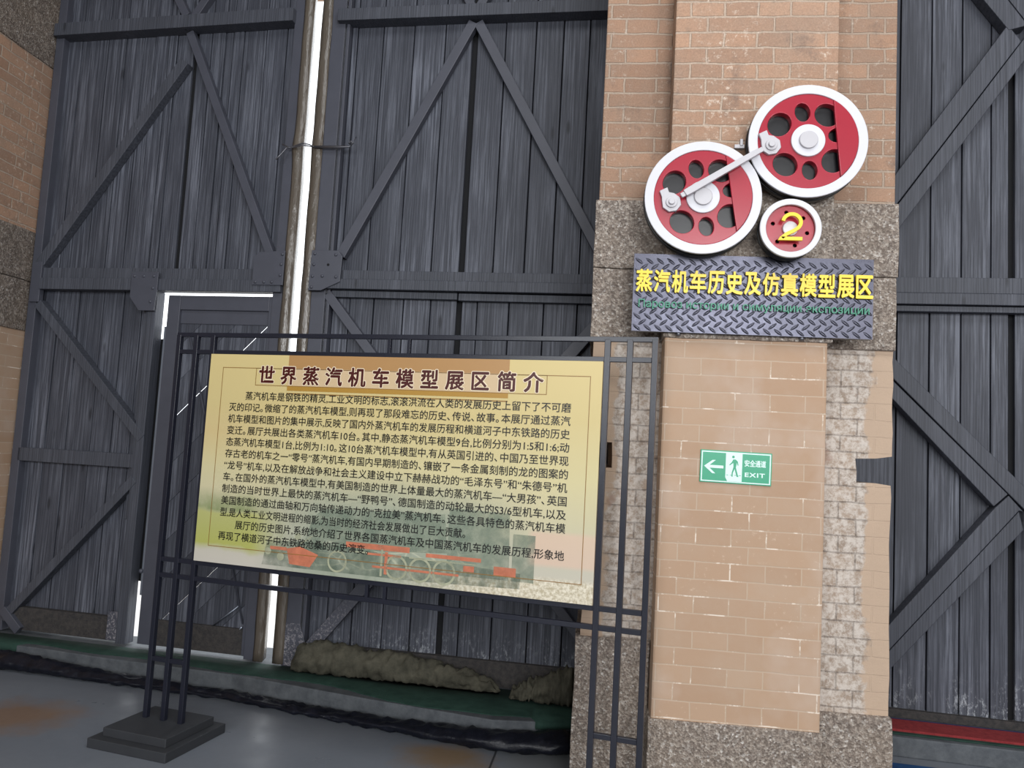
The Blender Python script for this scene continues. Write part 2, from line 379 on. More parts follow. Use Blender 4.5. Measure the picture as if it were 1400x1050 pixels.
def text_mesh(name, body, height=1.0, width=None, extrude=0.0, bold=0.0, bevel=0.0, spacing=1.0, copies=6):
    """a text turned to face -y, centred on x; height scales the type, width stretches it to fit"""
    c = bpy.data.curves.new(name, 'FONT'); c.body = body; c.size = 1.0; c.extrude = extrude / height; c.bevel_depth = bevel / height
    c.resolution_u = 3; c.space_character = spacing
    for i, ch in enumerate(body):
        if ch in '。、': c.body_format[i].kerning = KERN
    o = bpy.data.objects.new(name, c); COL.objects.link(o); bpy.context.view_layer.update()
    me = bpy.data.meshes.new_from_object(o.evaluated_get(DG())); me.name = name
    bpy.data.objects.remove(o); bpy.data.curves.remove(c)
    xs = [v.co.x for v in me.vertices]; x0, x1 = min(xs), max(xs)
    sx = (width / (x1 - x0)) if width else height
    if bold:                                # heavier strokes: the same outlines set again a hair to each side
        n0 = len(me.vertices); bm = bmesh.new()
        for k in range(copies):
            t = 2 * math.pi * (k + 0.5) / copies; m2 = me.copy(); m2.transform(Matrix.Translation((bold * math.cos(t), bold * math.sin(t), 0.0004 * k))); bm.from_mesh(m2); bpy.data.meshes.remove(m2)
        bm.to_mesh(me); bm.free()
    me.transform(Matrix.Translation((-(x0 + x1) / 2, 0, 0))); me.transform(Matrix.Diagonal((sx, height, height, 1))); me.transform(ROTX)
    return me

# ------------------------------------------------------------------ the hall: floor, ceiling, walls, yard outside
tag(MB().box(-9, 9, -7, 4.55, -0.15, 0).build('floor', 'floor'), 'smooth grey concrete hall floor with brown stains', 'floor', kind='structure')
tag(MB().box(-9, 9, -7, 5.3, 6.6, 6.8).build('ceiling', 'ceiling'), 'boarded ceiling high over the hall', 'ceiling', kind='structure')
tag(MB().box(-9, 9, -7.3, -7, 0, 6.6).build('wall_back', 'plaster'), 'limewashed wall at the far side of the hall', 'wall', kind='structure')
tag(MB().box(-9.3, -9, -7, 5.3, 0, 6.6).build('wall_side', 'plaster'), 'limewashed side wall of the hall beyond the left pier', 'wall', kind='structure')
tag(MB().box(9, 9.3, -7, 5.3, 0, 6.6).build('wall_end', 'plaster'), 'limewashed end wall of the hall beyond the right bay', 'wall', kind='structure')
tag(MB().box(-9, 9, 4.3, 5.3, 4.75, 6.6).box(-9, -5.3, 4.9, 5.3, 0, 4.75).box(4.4, 9, 4.6, 5.3, 0, 4.75).build('wall_front', 'brick_old'), 'brick wall over the gate openings', 'wall', kind='structure')
tag(MB().box(-30, 30, 5.03, 60, -0.3, -0.02).build('ground', 'ground'), 'pale yard outside seen through the gate slits', 'ground', kind='structure')

# pillar between the two bays ----------------------------------------
def jag(pts, amp, step=0.05):
    out = []
    for i, p in enumerate(pts):
        q = pts[(i + 1) % len(pts)]; L = math.hypot(q[0] - p[0], q[1] - p[1]); n = max(1, int(L / step))
        for k in range(n):
            f = k / n; x, z = p[0] + (q[0] - p[0]) * f, p[1] + (q[1] - p[1]) * f
            if k: x += amp * noise.noise(Vector((z * 9, x * 9, 1.3)))
            out.append((x, z))
    return out
XL, XR = -0.016, 1.304
wp = empty('wall_center', (0, 3.53, 0)); tag(wp, 'brick pillar between the gates with granite bands and a middle pilaster', 'wall', kind='structure')
outline = jag([(XL, 0.1), (XR, 0.1), (XR - 0.004, 1.425), (1.238, 1.432), (1.156, 1.43), (1.150, 1.535), (1.236, 1.54), (XR, 1.552), (XR, 2.02), (XL, 2.02),
               (XL, 1.55), (0.088, 1.55), (0.092, 1.435), (XL, 1.43)], 0.006)
finish('brickwork', MB().prism(outline, 0, 1.0).mesh('brickwork'), 'weathered', wp)
MB().box(XL - 0.005, XR, 0, 1.0, 2.67, 4.9).build('brickwork', 'brick_dark', wp, 0.006)
MB().box(XL - .1, XR + .1, 1.22, 1.55, 0, 4.76).build('light_stop', 'dark', wp)  # dark strip added behind the gate edges to stop daylight leaking in
# pilaster: painted below the band, bare above
MB().box(0.294, 0.985, -0.138, 0.02, 0.39, 2.03).build('pilaster', 'brick_paint', wp, 0.010)
MB().box(0.290, 1.006, -0.138, 0.02, 2.66, 4.9).build('pilaster', 'brick_old', wp, 0.006)
def stones(parent, boxes, mat):
    for b in boxes:
        me = MB().box(*b).mesh('granite_block')
        bm = bmesh.new(); bm.from_mesh(me); bmesh.ops.subdivide_edges(bm, edges=bm.edges, cuts=7, use_grid_fill=True)
        for v in bm.verts: v.co += noise.noise_vector(v.co * 6) * 0.006
        bm.to_mesh(me); bm.free()
        finish('granite_block', me, mat, parent, 0.004, True)
stones(wp, [(XL - .015, 0.29, -0.02, 1.0, 2.015, 2.348), (XL - .015, 0.29, -0.022, 1.0, 2.352, 2.672), (0.286, 1.0, -0.15, 0.02, 2.02, 2.675),
            (0.99, XR + .004, -0.022, 1.0, 2.015, 2.34), (0.99, XR + .012, -0.02, 1.0, 2.344, 2.68),
            (XL - .02, 0.29, -0.025, 1.0, 0.0, 0.685), (0.284, 0.99, -0.15, 0.02, 0.0, 0.40), (0.985, XR + .006, -0.03, 1.0, 0.0, 0.45)], 'granite')

# left pier (its side faces the gate) -----------------------------------
wl = empty('wall_left', (-3.93, 3.53, 0)); tag(wl, 'brick and granite pier at the left edge beside the gate', 'wall', kind='structure')
MB().box(-1.3, 0, 0, 1.4, 0.05, 2.13).build('brickwork', 'brick_paint', wl, 0.008)
MB().box(-1.3, 0.0, 0, 1.4, 2.8, 4.01).build('brickwork', 'brick_old', wl, 0.008)
MB().box(-1.3, 0.15, 1.5, 1.8, 0, 4.76).build('light_stop', 'dark', wl)  # added dark strip, keeps daylight out along the hinge side
stones(wl, [(-1.3, 0.012, -0.02, 1.405, 2.12, 2.46), (-1.3, 0.014, -0.02, 1.405, 2.464, 2.81), (-1.3, 0.015, -0.02, 1.405, 4.0, 4.9), (-1.3, 0.015, -0.02, 1.4, 0, 0.1)], 'granite_darker')
wr = MB().box(4.05, 5.3, 3.53, 4.9, 0, 4.9).build('wall_right', 'brick_old'); tag(wr, 'brick pier at the far side of the right bay', 'wall', kind='structure')

# sills under the gates ---------------------------------------------------
front = [(-3.93, 4.62), (-3.4, 4.58), (-2.9, 4.50), (-2.0, 4.40), (-1.15, 4.20), (-0.45, 4.06), (-0.16, 4.10), (0.0, 4.15)]
def sill(name, fr, back, mat):
    n = len(fr); vs = []
    for x, y in fr: vs += [(x, y, 0), (x, y + 0.004, 0.1)]
    for (x, y) in fr: vs += [(x, back, 0.1), (x, back, 0)]
    fs = []
    for i in range(n - 1):
        a, b = 2 * i, 2 * (i + 1); c, d = 2 * n + 2 * i, 2 * n + 2 * (i + 1)
        fs += [(a, b, b + 1, a + 1), (a + 1, b + 1, d, c), (c, d, d + 1, c + 1), (c + 1, d + 1, b, a)]
    fs += [(0, 1, 2 * n, 2 * n + 1), (2 * n - 2, 4 * n - 1, 4 * n - 2, 2 * n - 1)]
    return MB().add(vs, fs).build(name, mat, None, 0.006)
tag(sill('trim_1', front, 5.02, 'concrete'), 'raised grey concrete sill under the left gate', 'sill', kind='structure')
tag(sill('trim_2', [(1.304, 4.395), (2.4, 4.30), (4.05, 4.16)], 5.3, 'concrete'), 'raised concrete sill under the right gate', 'sill', kind='structure')

# ------------------------------------------------------------------ gates
def planks(parent, edges, z0, z1, mat, y=0.055, th=0.03, gap=0.007, rng=random.Random(3), backing=True):
    m = MB()
    for a, b in zip(edges[:-1], edges[1:]):
        dy = rng.uniform(-0.004, 0.004)
        m.box(a + gap / 2, b - gap / 2, y + dy, y + th, z0 + 0.0, z1)
    o = m.build('plank_panel', mat, parent, 0.003)
    if backing: MB().box(edges[0] - .005, edges[-1] + .005, y + th + .0005, y + th + 0.02, z0, z1).build('light_stop_sheet', 'dark', parent)  # dark sheet added so no light leaks and the joints stay black
    return o
def rivets(parent, pts, y, r=0.011, h=0.009):
    for u, z in pts: MB().dome(u, z, r, y, h).build('rivet', 'steel', parent, 0, True)
def gusset(parent, pts, y0, y1, rv):
    g = MB().prism(pts, y0, y1).build('gusset_plate', 'steel', parent, 0.0025)
    rivets(g, rv, y0); return g
def flat(parent, name, a, b, w, y0, y1, mat='steel'): return MB().bar(a, b, w, y0, y1).build(name, mat, parent, 0.003)
def slab(parent, name, x0, x1, y0, y1, z0, z1, mat='steel'): return MB().box(x0, x1, y0, y1, z0, z1).build(name, mat, parent, 0.003)
ZT = 4.74
# left leaf of the left gate, with the wicket door in it
d1 = empty('door_1', (-1.95, 4.665, 0), R(-5.5)); tag(d1, 'left leaf of the black plank gate, with a small wicket door in it', 'gate', kind='structure')
planks(d1, [-1.93, -1.80, -1.585, -1.44, -1.30, -1.21, -1.10, -1.035, -0.905], 2.5, ZT, 'wood')
planks(d1, [-0.875, -0.77, -0.668, -0.61, -0.53, -0.365, -0.21, -0.10], 2.5, ZT, 'wood')
MB().box(-0.91, -0.87, 0.075, 0.115, 2.5, ZT).build('slot_shade', 'dark', d1)  # near-black strip paints the shade of the gap between the plank groups
planks(d1, [-1.93, -1.77, -1.61, -1.42, -1.26, -1.12, -1.0], 0.12, 2.5, 'wood')
slab(d1, 'hinge_stile', -1.97, -1.905, 0.0, 0.10, 0.11, ZT)
slab(d1, 'meeting_stile', -0.135, -0.047, 0.0, 0.075, 0.11, ZT)
slab(d1, 'top_beam', -1.955, -0.128, -0.045, 0.055, 4.215, 4.305, 'wood_beam')
slab(d1, 'middle_beam', -1.87, -0.10, -0.005, 0.055, 2.488, 2.562, 'wood_beam')
slab(d1, 'middle_beam', -1.87, -0.07, -0.030, 0.055, 2.408, 2.486, 'wood_beam')
flat(d1, 'brace', (-1.905, 2.585), (-0.925, 3.995), 0.072, -0.012, 0.052, 'wood_beam')
flat(d1, 'brace', (-0.915, 4.21), (-0.18, 2.66), 0.055, 0.004, 0.052)
flat(d1, 'brace', (-0.90, 4.31), (-0.62, 4.74), 0.055, 0.004, 0.052)
flat(d1, 'brace', (-0.955, 4.33), (-1.20, 4.74), 0.055, 0.004, 0.052)
flat(d1, 'brace', (-1.885, 2.315), (-0.985, 1.43), 0.062, -0.012, 0.052, 'wood_beam')
flat(d1, 'brace', (-1.01, 1.165), (-1.90, 0.19), 0.058, -0.012, 0.052, 'wood_beam')
slab(d1, 'lock_rail', -1.925, -1.02, 0.0, 0.055, 1.235, 1.325, 'wood_beam')
slab(d1, 'bottom_rail', -1.86, -1.0, 0.01, 0.055, 0.125, 0.272, 'wet')
flat(d1, 'corner_brace', (-1.90, 0.25), (-1.76, 0.125), 0.06, -0.02, 0.02)
slab(d1, 'wicket_post', -1.035, -0.965, -0.008, 0.075, 0.115, 2.41, 'wood_beam')
slab(d1, 'post_batten', -1.075, -1.035, 0.02, 0.06, 0.9, 2.30, 'wood_beam')
slab(d1, 'worn_paint_patch', -1.115, -1.037, 0.002, 0.012, 0.128, 0.31, 'steel_peel')  # thin slab added to carry the chipped paint beside the post foot
slab(d1, 'cover_board', -1.0, -0.84, 0.085, 0.10, 0.50, 2.10, 'dark')
slab(d1, 'cover_board', -0.93, -0.905, 0.045, 0.085, 0.42, 2.18, 'galv')
slab(d1, 'hinge_plate', -1.95, -1.87, -0.02, 0.02, 2.32, 2.60)
gusset(d1, [(-0.265, 2.45), (-0.05, 2.45), (-0.05, 2.675), (-0.235, 2.665), (-0.265, 2.63)], -0.040, -0.030, [(-0.065, 2.65), (-0.068, 2.585), (-0.07, 2.515), (-0.125, 2.47), (-0.18, 2.47), (-0.24, 2.47)])
gusset(d1, [(-1.145, 2.53), (-0.945, 2.53), (-0.945, 2.40), (-0.955, 2.27), (-1.07, 2.27), (-1.145, 2.36)], -0.042, -0.032, [(-1.12, 2.50), (-1.05, 2.50), (-0.975, 2.50), (-0.975, 2.42), (-0.985, 2.33)])
rivets(d1, [(-1.64, 2.95), (-1.24, 3.53)], -0.011, 0.010, 0.004)
rivets(d1, [(-0.93, 0.575)], 0.04, 0.016, 0.012)
# wicket door: a part of the leaf
wk = MB().box(-0.89, -0.80, 0.01, 0.05, 0.125, 2.385).build('wicket_door', 'steel', d1, 0.003)
slab(wk, 'top_rail', -0.80, -0.16, 0.012, 0.05, 2.29, 2.385)
slab(wk, 'inner_rail', -0.80, -0.16, 0.03, 0.055, 2.20, 2.292)
slab(wk, 'lock_stile', -0.16, -0.085, 0.012, 0.05, 0.125, 2.385)
slab(wk, 'bottom_rail', -0.80, -0.16, 0.015, 0.05, 0.125, 0.285, 'wet')
# diagonal boarding clipped to the frame, one joint open to the daylight
def clip_diag(c0, c1, x0, x1, z0, z1):
    P = [(x0 - 5, x0 - 5 + c0), (x1 + 5, x1 + 5 + c0), (x1 + 5, x1 + 5 + c1), (x0 - 5, x0 - 5 + c1)]
    for ax, lim, sgn in ((0, x0, 1), (0, x1, -1), (1, z0, 1), (1, z1, -1)):
        out = []
        for i, p in enumerate(P):
            q = P[(i + 1) % len(P)]; a, b = (p[ax] - lim) * sgn, (q[ax] - lim) * sgn
            if a >= 0: out.append(p)
            if a * b < 0: f = a / (a - b); out.append((p[0] + (q[0] - p[0]) * f, p[1] + (q[1] - p[1]) * f))
        P = out
        if len(P) < 3: return None
    return P
joints = [0.3, 0.6, 0.86, 1.03, 1.30, 1.55, 1.80, 2.06, 2.366, 2.60, 2.85, 3.2]
m = MB()
for a, b in zip(joints[:-1], joints[1:]):
    ga = 0.0065 if a == 2.366 else (0.002 if a in (1.03,) else 0.0)
    P = clip_diag(a + ga + 0.0005, b - 0.0005, -0.80, -0.16, 0.28, 2.25)
    if P: m.prism(P, 0.036 + random.uniform(0, 0.002), 0.048)
m.build('diagonal_boarding', 'wood', wk, 0.003)
finish('tension_rod', tube_mesh('tension_rod', [(-0.722, 0.024, 2.135), (-0.45, 0.024, 1.24), (-0.17, 0.024, 0.315)], 0.006), 'steel', wk, 0, True)
finish('bent_wire', tube_mesh('bent_wire', [(-0.21, 0.026, 0.42), (-0.375, 0.024, 0.285), (-0.36, 0.024, 0.265), (-0.20, 0.024, 0.27), (-0.185, 0.02, 0.28), (-0.17, 0.018, 0.30)], 0.005), 'galv', wk, 0, True)

# right leaf of the left gate
d2 = empty('door_2', (-1.88, 4.655, 0), R(-3.0)); tag(d2, 'right leaf of the black plank gate, behind the information board', 'gate', kind='structure')
pl = [0.185, 0.225, 0.40, 0.61, 0.82, 1.0]; pr = [1.03, 1.215, 1.41, 1.585, 1.75, 1.93]
planks(d2, pl, 2.5, ZT, 'wood'); planks(d2, pr, 2.5, ZT, 'wood')
planks(d2, [0.185, 0.30, 0.46, 0.655, 0.83, 1.0], 0.20, 2.5, 'wood_low'); planks(d2, [1.03, 1.13, 1.33, 1.545, 1.75, 1.93], 0.20, 2.5, 'wood_low')
MB().box(0.99, 1.04, 0.08, 0.115, 0.2, ZT).build('slot_shade', 'dark', d2)  # shade of the middle gap, put in as a near-black strip
slab(d2, 'meeting_stile', 0.050, 0.155, 0.0, 0.075, 0.10, ZT)
slab(d2, 'stile_angle', 0.165, 0.185, 0.005, 0.085, 0.22, ZT)
slab(d2, 'hinge_stile', 1.92, 1.97, 0.0, 0.10, 0.11, ZT)
slab(d2, 'top_beam', 0.115, 1.95, -0.045, 0.055, 4.195, 4.275, 'wood_beam')
slab(d2, 'middle_beam', 0.16, 1.95, -0.005, 0.055, 2.503, 2.562, 'wood_beam')
slab(d2, 'middle_beam', 0.16, 1.95, -0.030, 0.055, 2.437, 2.500, 'wood_beam')
slab(d2, 'under_board', 0.19, 1.008, 0.015, 0.055, 2.392, 2.435, 'wood_beam'); slab(d2, 'under_board', 1.018, 1.95, 0.010, 0.055, 2.386, 2.432, 'wood_beam')
flat(d2, 'brace', (1.008, 4.18), (0.235, 2.655), 0.062, 0.0, 0.052); flat(d2, 'brace', (1.04, 4.18), (1.90, 2.65), 0.062, 0.004, 0.052)
flat(d2, 'brace', (1.04, 4.28), (1.28, 4.74), 0.055, 0.004, 0.052); flat(d2, 'brace', (0.995, 4.28), (0.755, 4.74), 0.055, 0.004, 0.052)
flat(d2, 'brace', (0.165, 2.41), (1.90, 0.38), 0.058, 0.004, 0.052); flat(d2, 'brace', (0.145, 0.125), (1.88, 2.27), 0.075, 0.0, 0.050, 'steel_peel')
slab(d2, 'bottom_rail', 0.16, 1.95, 0.02, 0.065, 0.095, 0.245, 'wet')
MB().prism([(0.06, 0.105), (0.34, 0.105), (0.34, 0.17), (0.20, 0.24), (0.155, 0.36), (0.06, 0.36)], -0.006, 0.0).build('corner_plate', 'steel_peel', d2, 0.002)
gusset(d2, [(0.055, 2.42), (0.14, 2.42), (0.262, 2.478), (0.268, 2.64), (0.235, 2.678), (0.062, 2.678)], -0.040, -0.030, [(0.085, 2.655), (0.083, 2.585), (0.08, 2.51), (0.078, 2.44), (0.145, 2.512), (0.235, 2.508), (0.225, 2.65)])
MB().dome(0.178, 2.585, 0.009, -0.0405, 0.001).build('bolt_hole', 'dark', d2)
finish('hook_bolt', tube_mesh('hook_bolt', [(0.02, -0.03, 3.356), (0.20, -0.03, 3.353), (0.262, -0.035, 3.354), (0.285, -0.04, 3.372), (0.272, -0.045, 3.385), (0.258, -0.045, 3.372), (0.285, -0.05, 3.366), (0.305, -0.05, 3.41)], [0.009, 0.010, 0.006, 0.0045, 0.0045, 0.0045, 0.0035, 0.003]), 'zinc', d2, 0, True)

# draught strips of plastic film along the open slit, tied together with wire
def ribbon(name, parent, prof, z0, z1, pinch=None, side=1):
    rows = []; N = 90
    for i in range(N + 1):
        z = z0 + (z1 - z0) * i / N
        k = 1.0
        if pinch: k += 0.35 * math.exp(-((z - pinch) / 0.06) ** 2)
        rows.append([(u * (1 if j == 0 else 1) + side * 0.010 * (k - 1) * (2 if j == 0 else 0) + 0.004 * noise.noise(Vector((j * 3.1, z * 4, side))), d - 0.02 * (k - 1) + 0.004 * noise.noise(Vector((z * 6, j * 2.0, 4))), z) for j, (u, d) in enumerate(prof)])
    n = len(prof); vs = [p for r in rows for p in r]; m = MB()
    m.add(vs, [(i * n + j, i * n + j + 1, (i + 1) * n + j + 1, (i + 1) * n + j) for i in range(N) for j in range(n - 1)])
    o = m.build(name, 'film', parent, 0, True)
    s = o.modifiers.new('thick', 'SOLIDIFY'); s.thickness = 0.003
    return o
ribbon('draught_strip', d1, [(-0.066, -0.004), (-0.05, -0.010), (-0.004, -0.008), (-0.030, 0.085)], 0.11, ZT, 3.36, -1)
ribbon('draught_strip', d2, [(0.010, 0.06), (-0.004, -0.004), (0.03, -0.010), (0.066, -0.004)], 0.11, ZT, 3.36, 1)
lw = finish('wire_tie', tube_mesh('wire_tie', [(-2.075, 4.62, 3.37), (-2.03, 4.63, 3.35), (-1.96, 4.605, 3.362), (-1.925, 4.59, 3.366), (-1.885, 4.60, 3.362), (-1.86, 4.63, 3.355), (-1.885, 4.598, 3.35), (-1.93, 4.588, 3.353), (-1.97, 4.605, 3.348), (-2.05, 4.635, 3.352), (-2.075, 4.61, 3.30), (-2.10, 4.60, 3.26)], 0.005), 'zinc', None, 0, True)
tag(lw, 'thin wire tying the two gate leaves together across the daylight slit', 'wire')

# gate of the right bay
d3 = empty('door_3', (1.726, 4.67, 0), R(-4.9)); tag(d3, 'black plank gate of the right bay with wide double diagonal boards', 'gate', kind='structure')
pq = [-0.41, -0.20, 0.035, 0.212, 0.382, 0.54, 0.635]; ps = [0.665, 0.85, 1.02, 1.20, 1.36, 1.55, 1.72, 1.92, 2.10, 2.30]
for (z0, z1, mt) in ((2.5, ZT, 'wood'), (0.14, 2.5, 'wood_low')):
    planks(d3, pq, z0, z1, mt, 0.06); planks(d3, ps, z0, z1, mt, 0.06)
MB().box(0.63, 0.67, 0.092, 0.12, 0.1, ZT).build('slot_shade', 'dark', d3)  # black strip painting the shade in the gap between boards
for z0, z1, y0 in ((2.532, 2.625, -0.01), (2.462, 2.528, -0.03), (2.424, 2.458, 0.0)): slab(d3, 'middle_beam', -0.41, 2.3, y0, 0.06, z0, z1, 'wood_beam')
def dboard(p0, p1, w, y0=-0.03, y1=0.06, ends=None): return MB().bar(p0, p1, w, y0, y1).build('diagonal_board', 'wood_beam', d3, 0.003)
# upper chevron
MB().prism([(-0.41, 2.655), (0.006, 3.263), (0.594, 4.135), (0.665, 4.03), (0.006, 3.068), (-0.41, 2.46)], -0.030, 0.058).build('diagonal_board', 'wood_beam', d3, 0.004)
MB().prism([(-0.28, 2.64), (0.007, 3.058), (0.70, 4.075), (0.78, 4.19), (0.85, 4.10), (0.68, 3.912), (0.01, 2.905), (-0.17, 2.64)], -0.036, 0.058).build('diagonal_board', 'wood_beam', d3, 0.004)
MB().prism([(0.17, 4.74), (0.455, 4.305), (0.598, 4.10), (0.697, 4.125), (0.30, 4.74)], -0.034, 0.056).build('diagonal_board', 'wood_beam', d3, 0.004)
MB().prism([(0.31, 4.74), (0.70, 4.14), (0.80, 4.22), (0.45, 4.74)], -0.026, 0.056).build('diagonal_board', 'wood_beam', d3, 0.004)
# lower chevron
MB().prism([(-0.28, 2.42), (0.002, 2.134), (0.76, 1.355), (0.69, 1.30), (0.004, 2.008), (-0.40, 2.42)], -0.034, 0.058).build('diagonal_board', 'wood_beam', d3, 0.004)
MB().prism([(-0.41, 2.418), (0.004, 1.996), (0.596, 1.392), (0.525, 1.32), (0.005, 1.887), (-0.41, 2.315)], -0.030, 0.058).build('diagonal_board', 'wood_beam', d3, 0.004)
MB().prism([(-0.41, 0.115), (-0.003, 0.632), (0.53, 1.312), (0.600, 1.385), (0.675, 1.30), (0.652, 1.305), (-0.001, 0.492), (-0.32, 0.10)], -0.030, 0.058).build('diagonal_board', 'wood_beam', d3, 0.004)
MB().prism([(-0.29, 0.12), (-0.001, 0.482), (0.655, 1.300), (0.68, 1.20), (0.001, 0.375), (-0.20, 0.12)], -0.020, 0.058).build('diagonal_board', 'wood_beam', d3, 0.004)
for s in (1, -1):   # the far half of the gate mirrors this one
    flat(d3, 'diagonal_board', (1.30 + 0.55, 2.66), (0.83, 4.06), 0.20, -0.034, 0.058, 'wood_beam') if s == 1 else flat(d3, 'diagonal_board', (0.80, 1.29), (1.85, 2.40), 0.20, -0.034, 0.058, 'wood_beam')
slab(d3, 'bottom_rail', -0.41, 2.3, 0.03, 0.07, 0.10, 0.145, 'wet')
slab(d3, 'latch_plate', 0.70, 0.76, -0.05, -0.036, 1.25, 1.46); slab(d3, 'latch_plate', 0.715, 0.80, -0.05, 0.0, 1.10, 1.24)

# ------------------------------------------------------------------ cloths, hoses and mats along the sills
def interp(pts, n):
    out = []; L = [0]
    for a, b in zip(pts[:-1], pts[1:]): L.append(L[-1] + (Vector(b) - Vector(a)).length)
    for i in range(n):
        s = L[-1] * i / (n - 1); k = max(j for j in range(len(pts) - 1) if L[j] <= s + 1e-9)
        f = (s - L[k]) / max(1e-9, L[k + 1] - L[k]); out.append(Vector(pts[k]).lerp(Vector(pts[k + 1]), f))
    return out
def lump(name, pts, ry, rz, mat, floor_z, wrinkle=0.012, n=90, seg=28, seed=0.0, freq=14, taper=0.05):
    P = interp(pts, n); RY = [v.x for v in interp([(a, 0, 0) for a in ry], n)] if False else None
    def lin(arr, f):
        x = f * (len(arr) - 1); k = min(int(x), len(arr) - 2); return arr[k] + (arr[k + 1] - arr[k]) * (x - k)
    bm = bmesh.new(); rings = []
    for i, p in enumerate(P):
        f = i / (n - 1); a = P[max(i - 1, 0)]; b = P[min(i + 1, n - 1)]; d = (b - a).normalized(); side = Vector((d.y, -d.x, 0)).normalized()
        e = min(1.0, math.sqrt(max(0.02, min(f, 1 - f) / taper))) if taper else 1.0
        wy, wz = lin(ry, f) * e, lin(rz, f) * e
        ring = []
        for k in range(seg):
            t = 2 * math.pi * k / seg
            q = p + side * math.cos(t) * wy + Vector((0, 0, wz + math.sin(t) * wz))
            nv = noise.noise(Vector((f * freq * 3, math.cos(t) * 1.4 + seed, math.sin(t) * 1.4))) + 0.6 * noise.noise(Vector((f * freq * 9 + t, seed + 3, t * 1.3)))
            q += (side * math.cos(t) + Vector((0, 0, math.sin(t)))) * wrinkle * nv * 2
            q.z = max(q.z, floor_z + 0.001); ring.append(bm.verts.new(q))
        rings.append(ring)
    for A, B in zip(rings[:-1], rings[1:]):
        for k in range(seg): bm.faces.new((A[k], A[(k + 1) % seg], B[(k + 1) % seg], B[k]))
    bm.faces.new(rings[0][::-1]); bm.faces.new(rings[-1])
    bmesh.ops.recalc_face_normals(bm, faces=bm.faces)
    me = bpy.data.meshes.new(name); bm.to_mesh(me); bm.free()
    return finish(name, me, mat, None, 0, True)
bl = lump('burlap_roll', [(-1.73, 4.565, .1), (-1.4, 4.545, .1), (-0.9, 4.52, .1), (-0.46, 4.485, .1)], [0.075, 0.085, 0.08, 0.075, 0.06, 0.05], [0.085, 0.095, 0.085, 0.078, 0.06, 0.03], 'burlap', .114, 0.014, seed=1.0, freq=9)
tag(bl, 'long khaki burlap roll stuffed against the gate foot, behind the board', 'cloth roll')
bl2 = lump('burlap_bundle', [(-0.40, 4.41, .1), (-0.25, 4.40, .1), (-0.03, 4.37, .1)], [0.04, 0.07, 0.085, 0.08], [0.03, 0.06, 0.09, 0.115], 'burlap', .114, 0.016, n=50, seed=7.0, freq=6)
tag(bl2, 'crumpled khaki burlap bundle by the pillar, at the end of the long roll', 'cloth bundle')
hs = lump('plastic_sheet', [(-3.86, 4.47, 0), (-3.4, 4.455, 0), (-2.9, 4.395, 0), (-2.0, 4.30, 0), (-1.15, 4.10, 0), (-0.45, 3.955, 0), (-0.2, 3.96, 0), (-0.06, 4.0, 0)],
          [0.09, 0.07, 0.05, 0.045, 0.045, 0.05, 0.055, 0.08, 0.1], [0.055, 0.045, 0.030, 0.022, 0.020, 0.022, 0.026, 0.04, 0.05], 'rubber', 0, 0.008, n=140, seed=4.0, freq=20, taper=0)
tag(hs, 'black plastic sheet rolled along the floor below the concrete sill', 'plastic sheet')
# green felt on the sill: ragged front edge, hanging over it in places
N = 120; vs = []; fs = []
for i in range(N + 1):
    x = -3.92 + 3.89 * i / N
    k = max(j for j in range(len(front) - 1) if front[j][0] <= x + 1e-6); f = (x - front[k][0]) / (front[k + 1][0] - front[k][0])
    yf = front[k][1] + (front[k + 1][1] - front[k][1]) * f
    hang = max(0.0, -0.012 + 0.04 * noise.noise(Vector((x * 2.2, 0, 3))) + (0.06 if x < -3.5 else 0) + (0.05 if x > -0.25 else 0))
    cut = 0.055 + 0.07 * max(-0.6, noise.noise(Vector((x * 1.7, 5, 2)))) + 0.010 * noise.noise(Vector((x * 12, 5, 2)))
    yb = 4.655 + (-(x + 1.9) * 0.09 if x < -1.9 else -(x + 1.9) * 0.052) - 0.01
    ye = yf + 0.0 + (cut if hang < 0.006 else -0.004)
    vs += [(x, yb, .104), (x, (yb + ye) / 2, .106 + 0.003 * noise.noise(Vector((x * 6, 0, 0)))), (x, ye, .105), (x, ye - 0.004, max(.1015 if hang < 0.006 else 0, .101 - hang))]
for i in range(N):
    for j in range(3): fs.append((4 * i + j, 4 * i + j + 1, 4 * i + 5 + j, 4 * i + 4 + j))
gm = MB().add(vs, fs).build('felt_runner', 'mat_green', None, 0, True); s = gm.modifiers.new('thick', 'SOLIDIFY'); s.thickness = 0.003
tag(gm, 'dark green felt runner with a ragged edge on the sill of the left gate', 'felt runner')
# right bay
def strip(name, y0, y1, z0, z1, mat, label, cat):
    a = R(-4.9); o = MB().box(-0.42, 2.3, y0, y1, z0, z1).build(name, mat, None, 0.002); o.location = (1.726, 4.67, 0); o.rotation_euler = (0, 0, a); return tag(o, label, cat)
strip('carpet_strip', -0.235, -0.055, 0.101, 0.118, 'red_strip', 'dark red carpet strip along the foot of the right gate', 'carpet strip')
strip('felt_strip', -0.272, -0.238, 0.101, 0.108, 'mat_green', 'narrow green felt strip in front of the red carpet strip', 'felt strip')
strip('edge_strip', -0.050, -0.018, 0.101, 0.112, 'blue_edge', 'narrow dark blue strip between the right gate and the red carpet strip', 'edge strip')
strip('floor_mat', -1.2, -0.43, 0.002, 0.010, 'blue_mat', 'blue floor mat in the right bay, beside the pillar', 'mat')

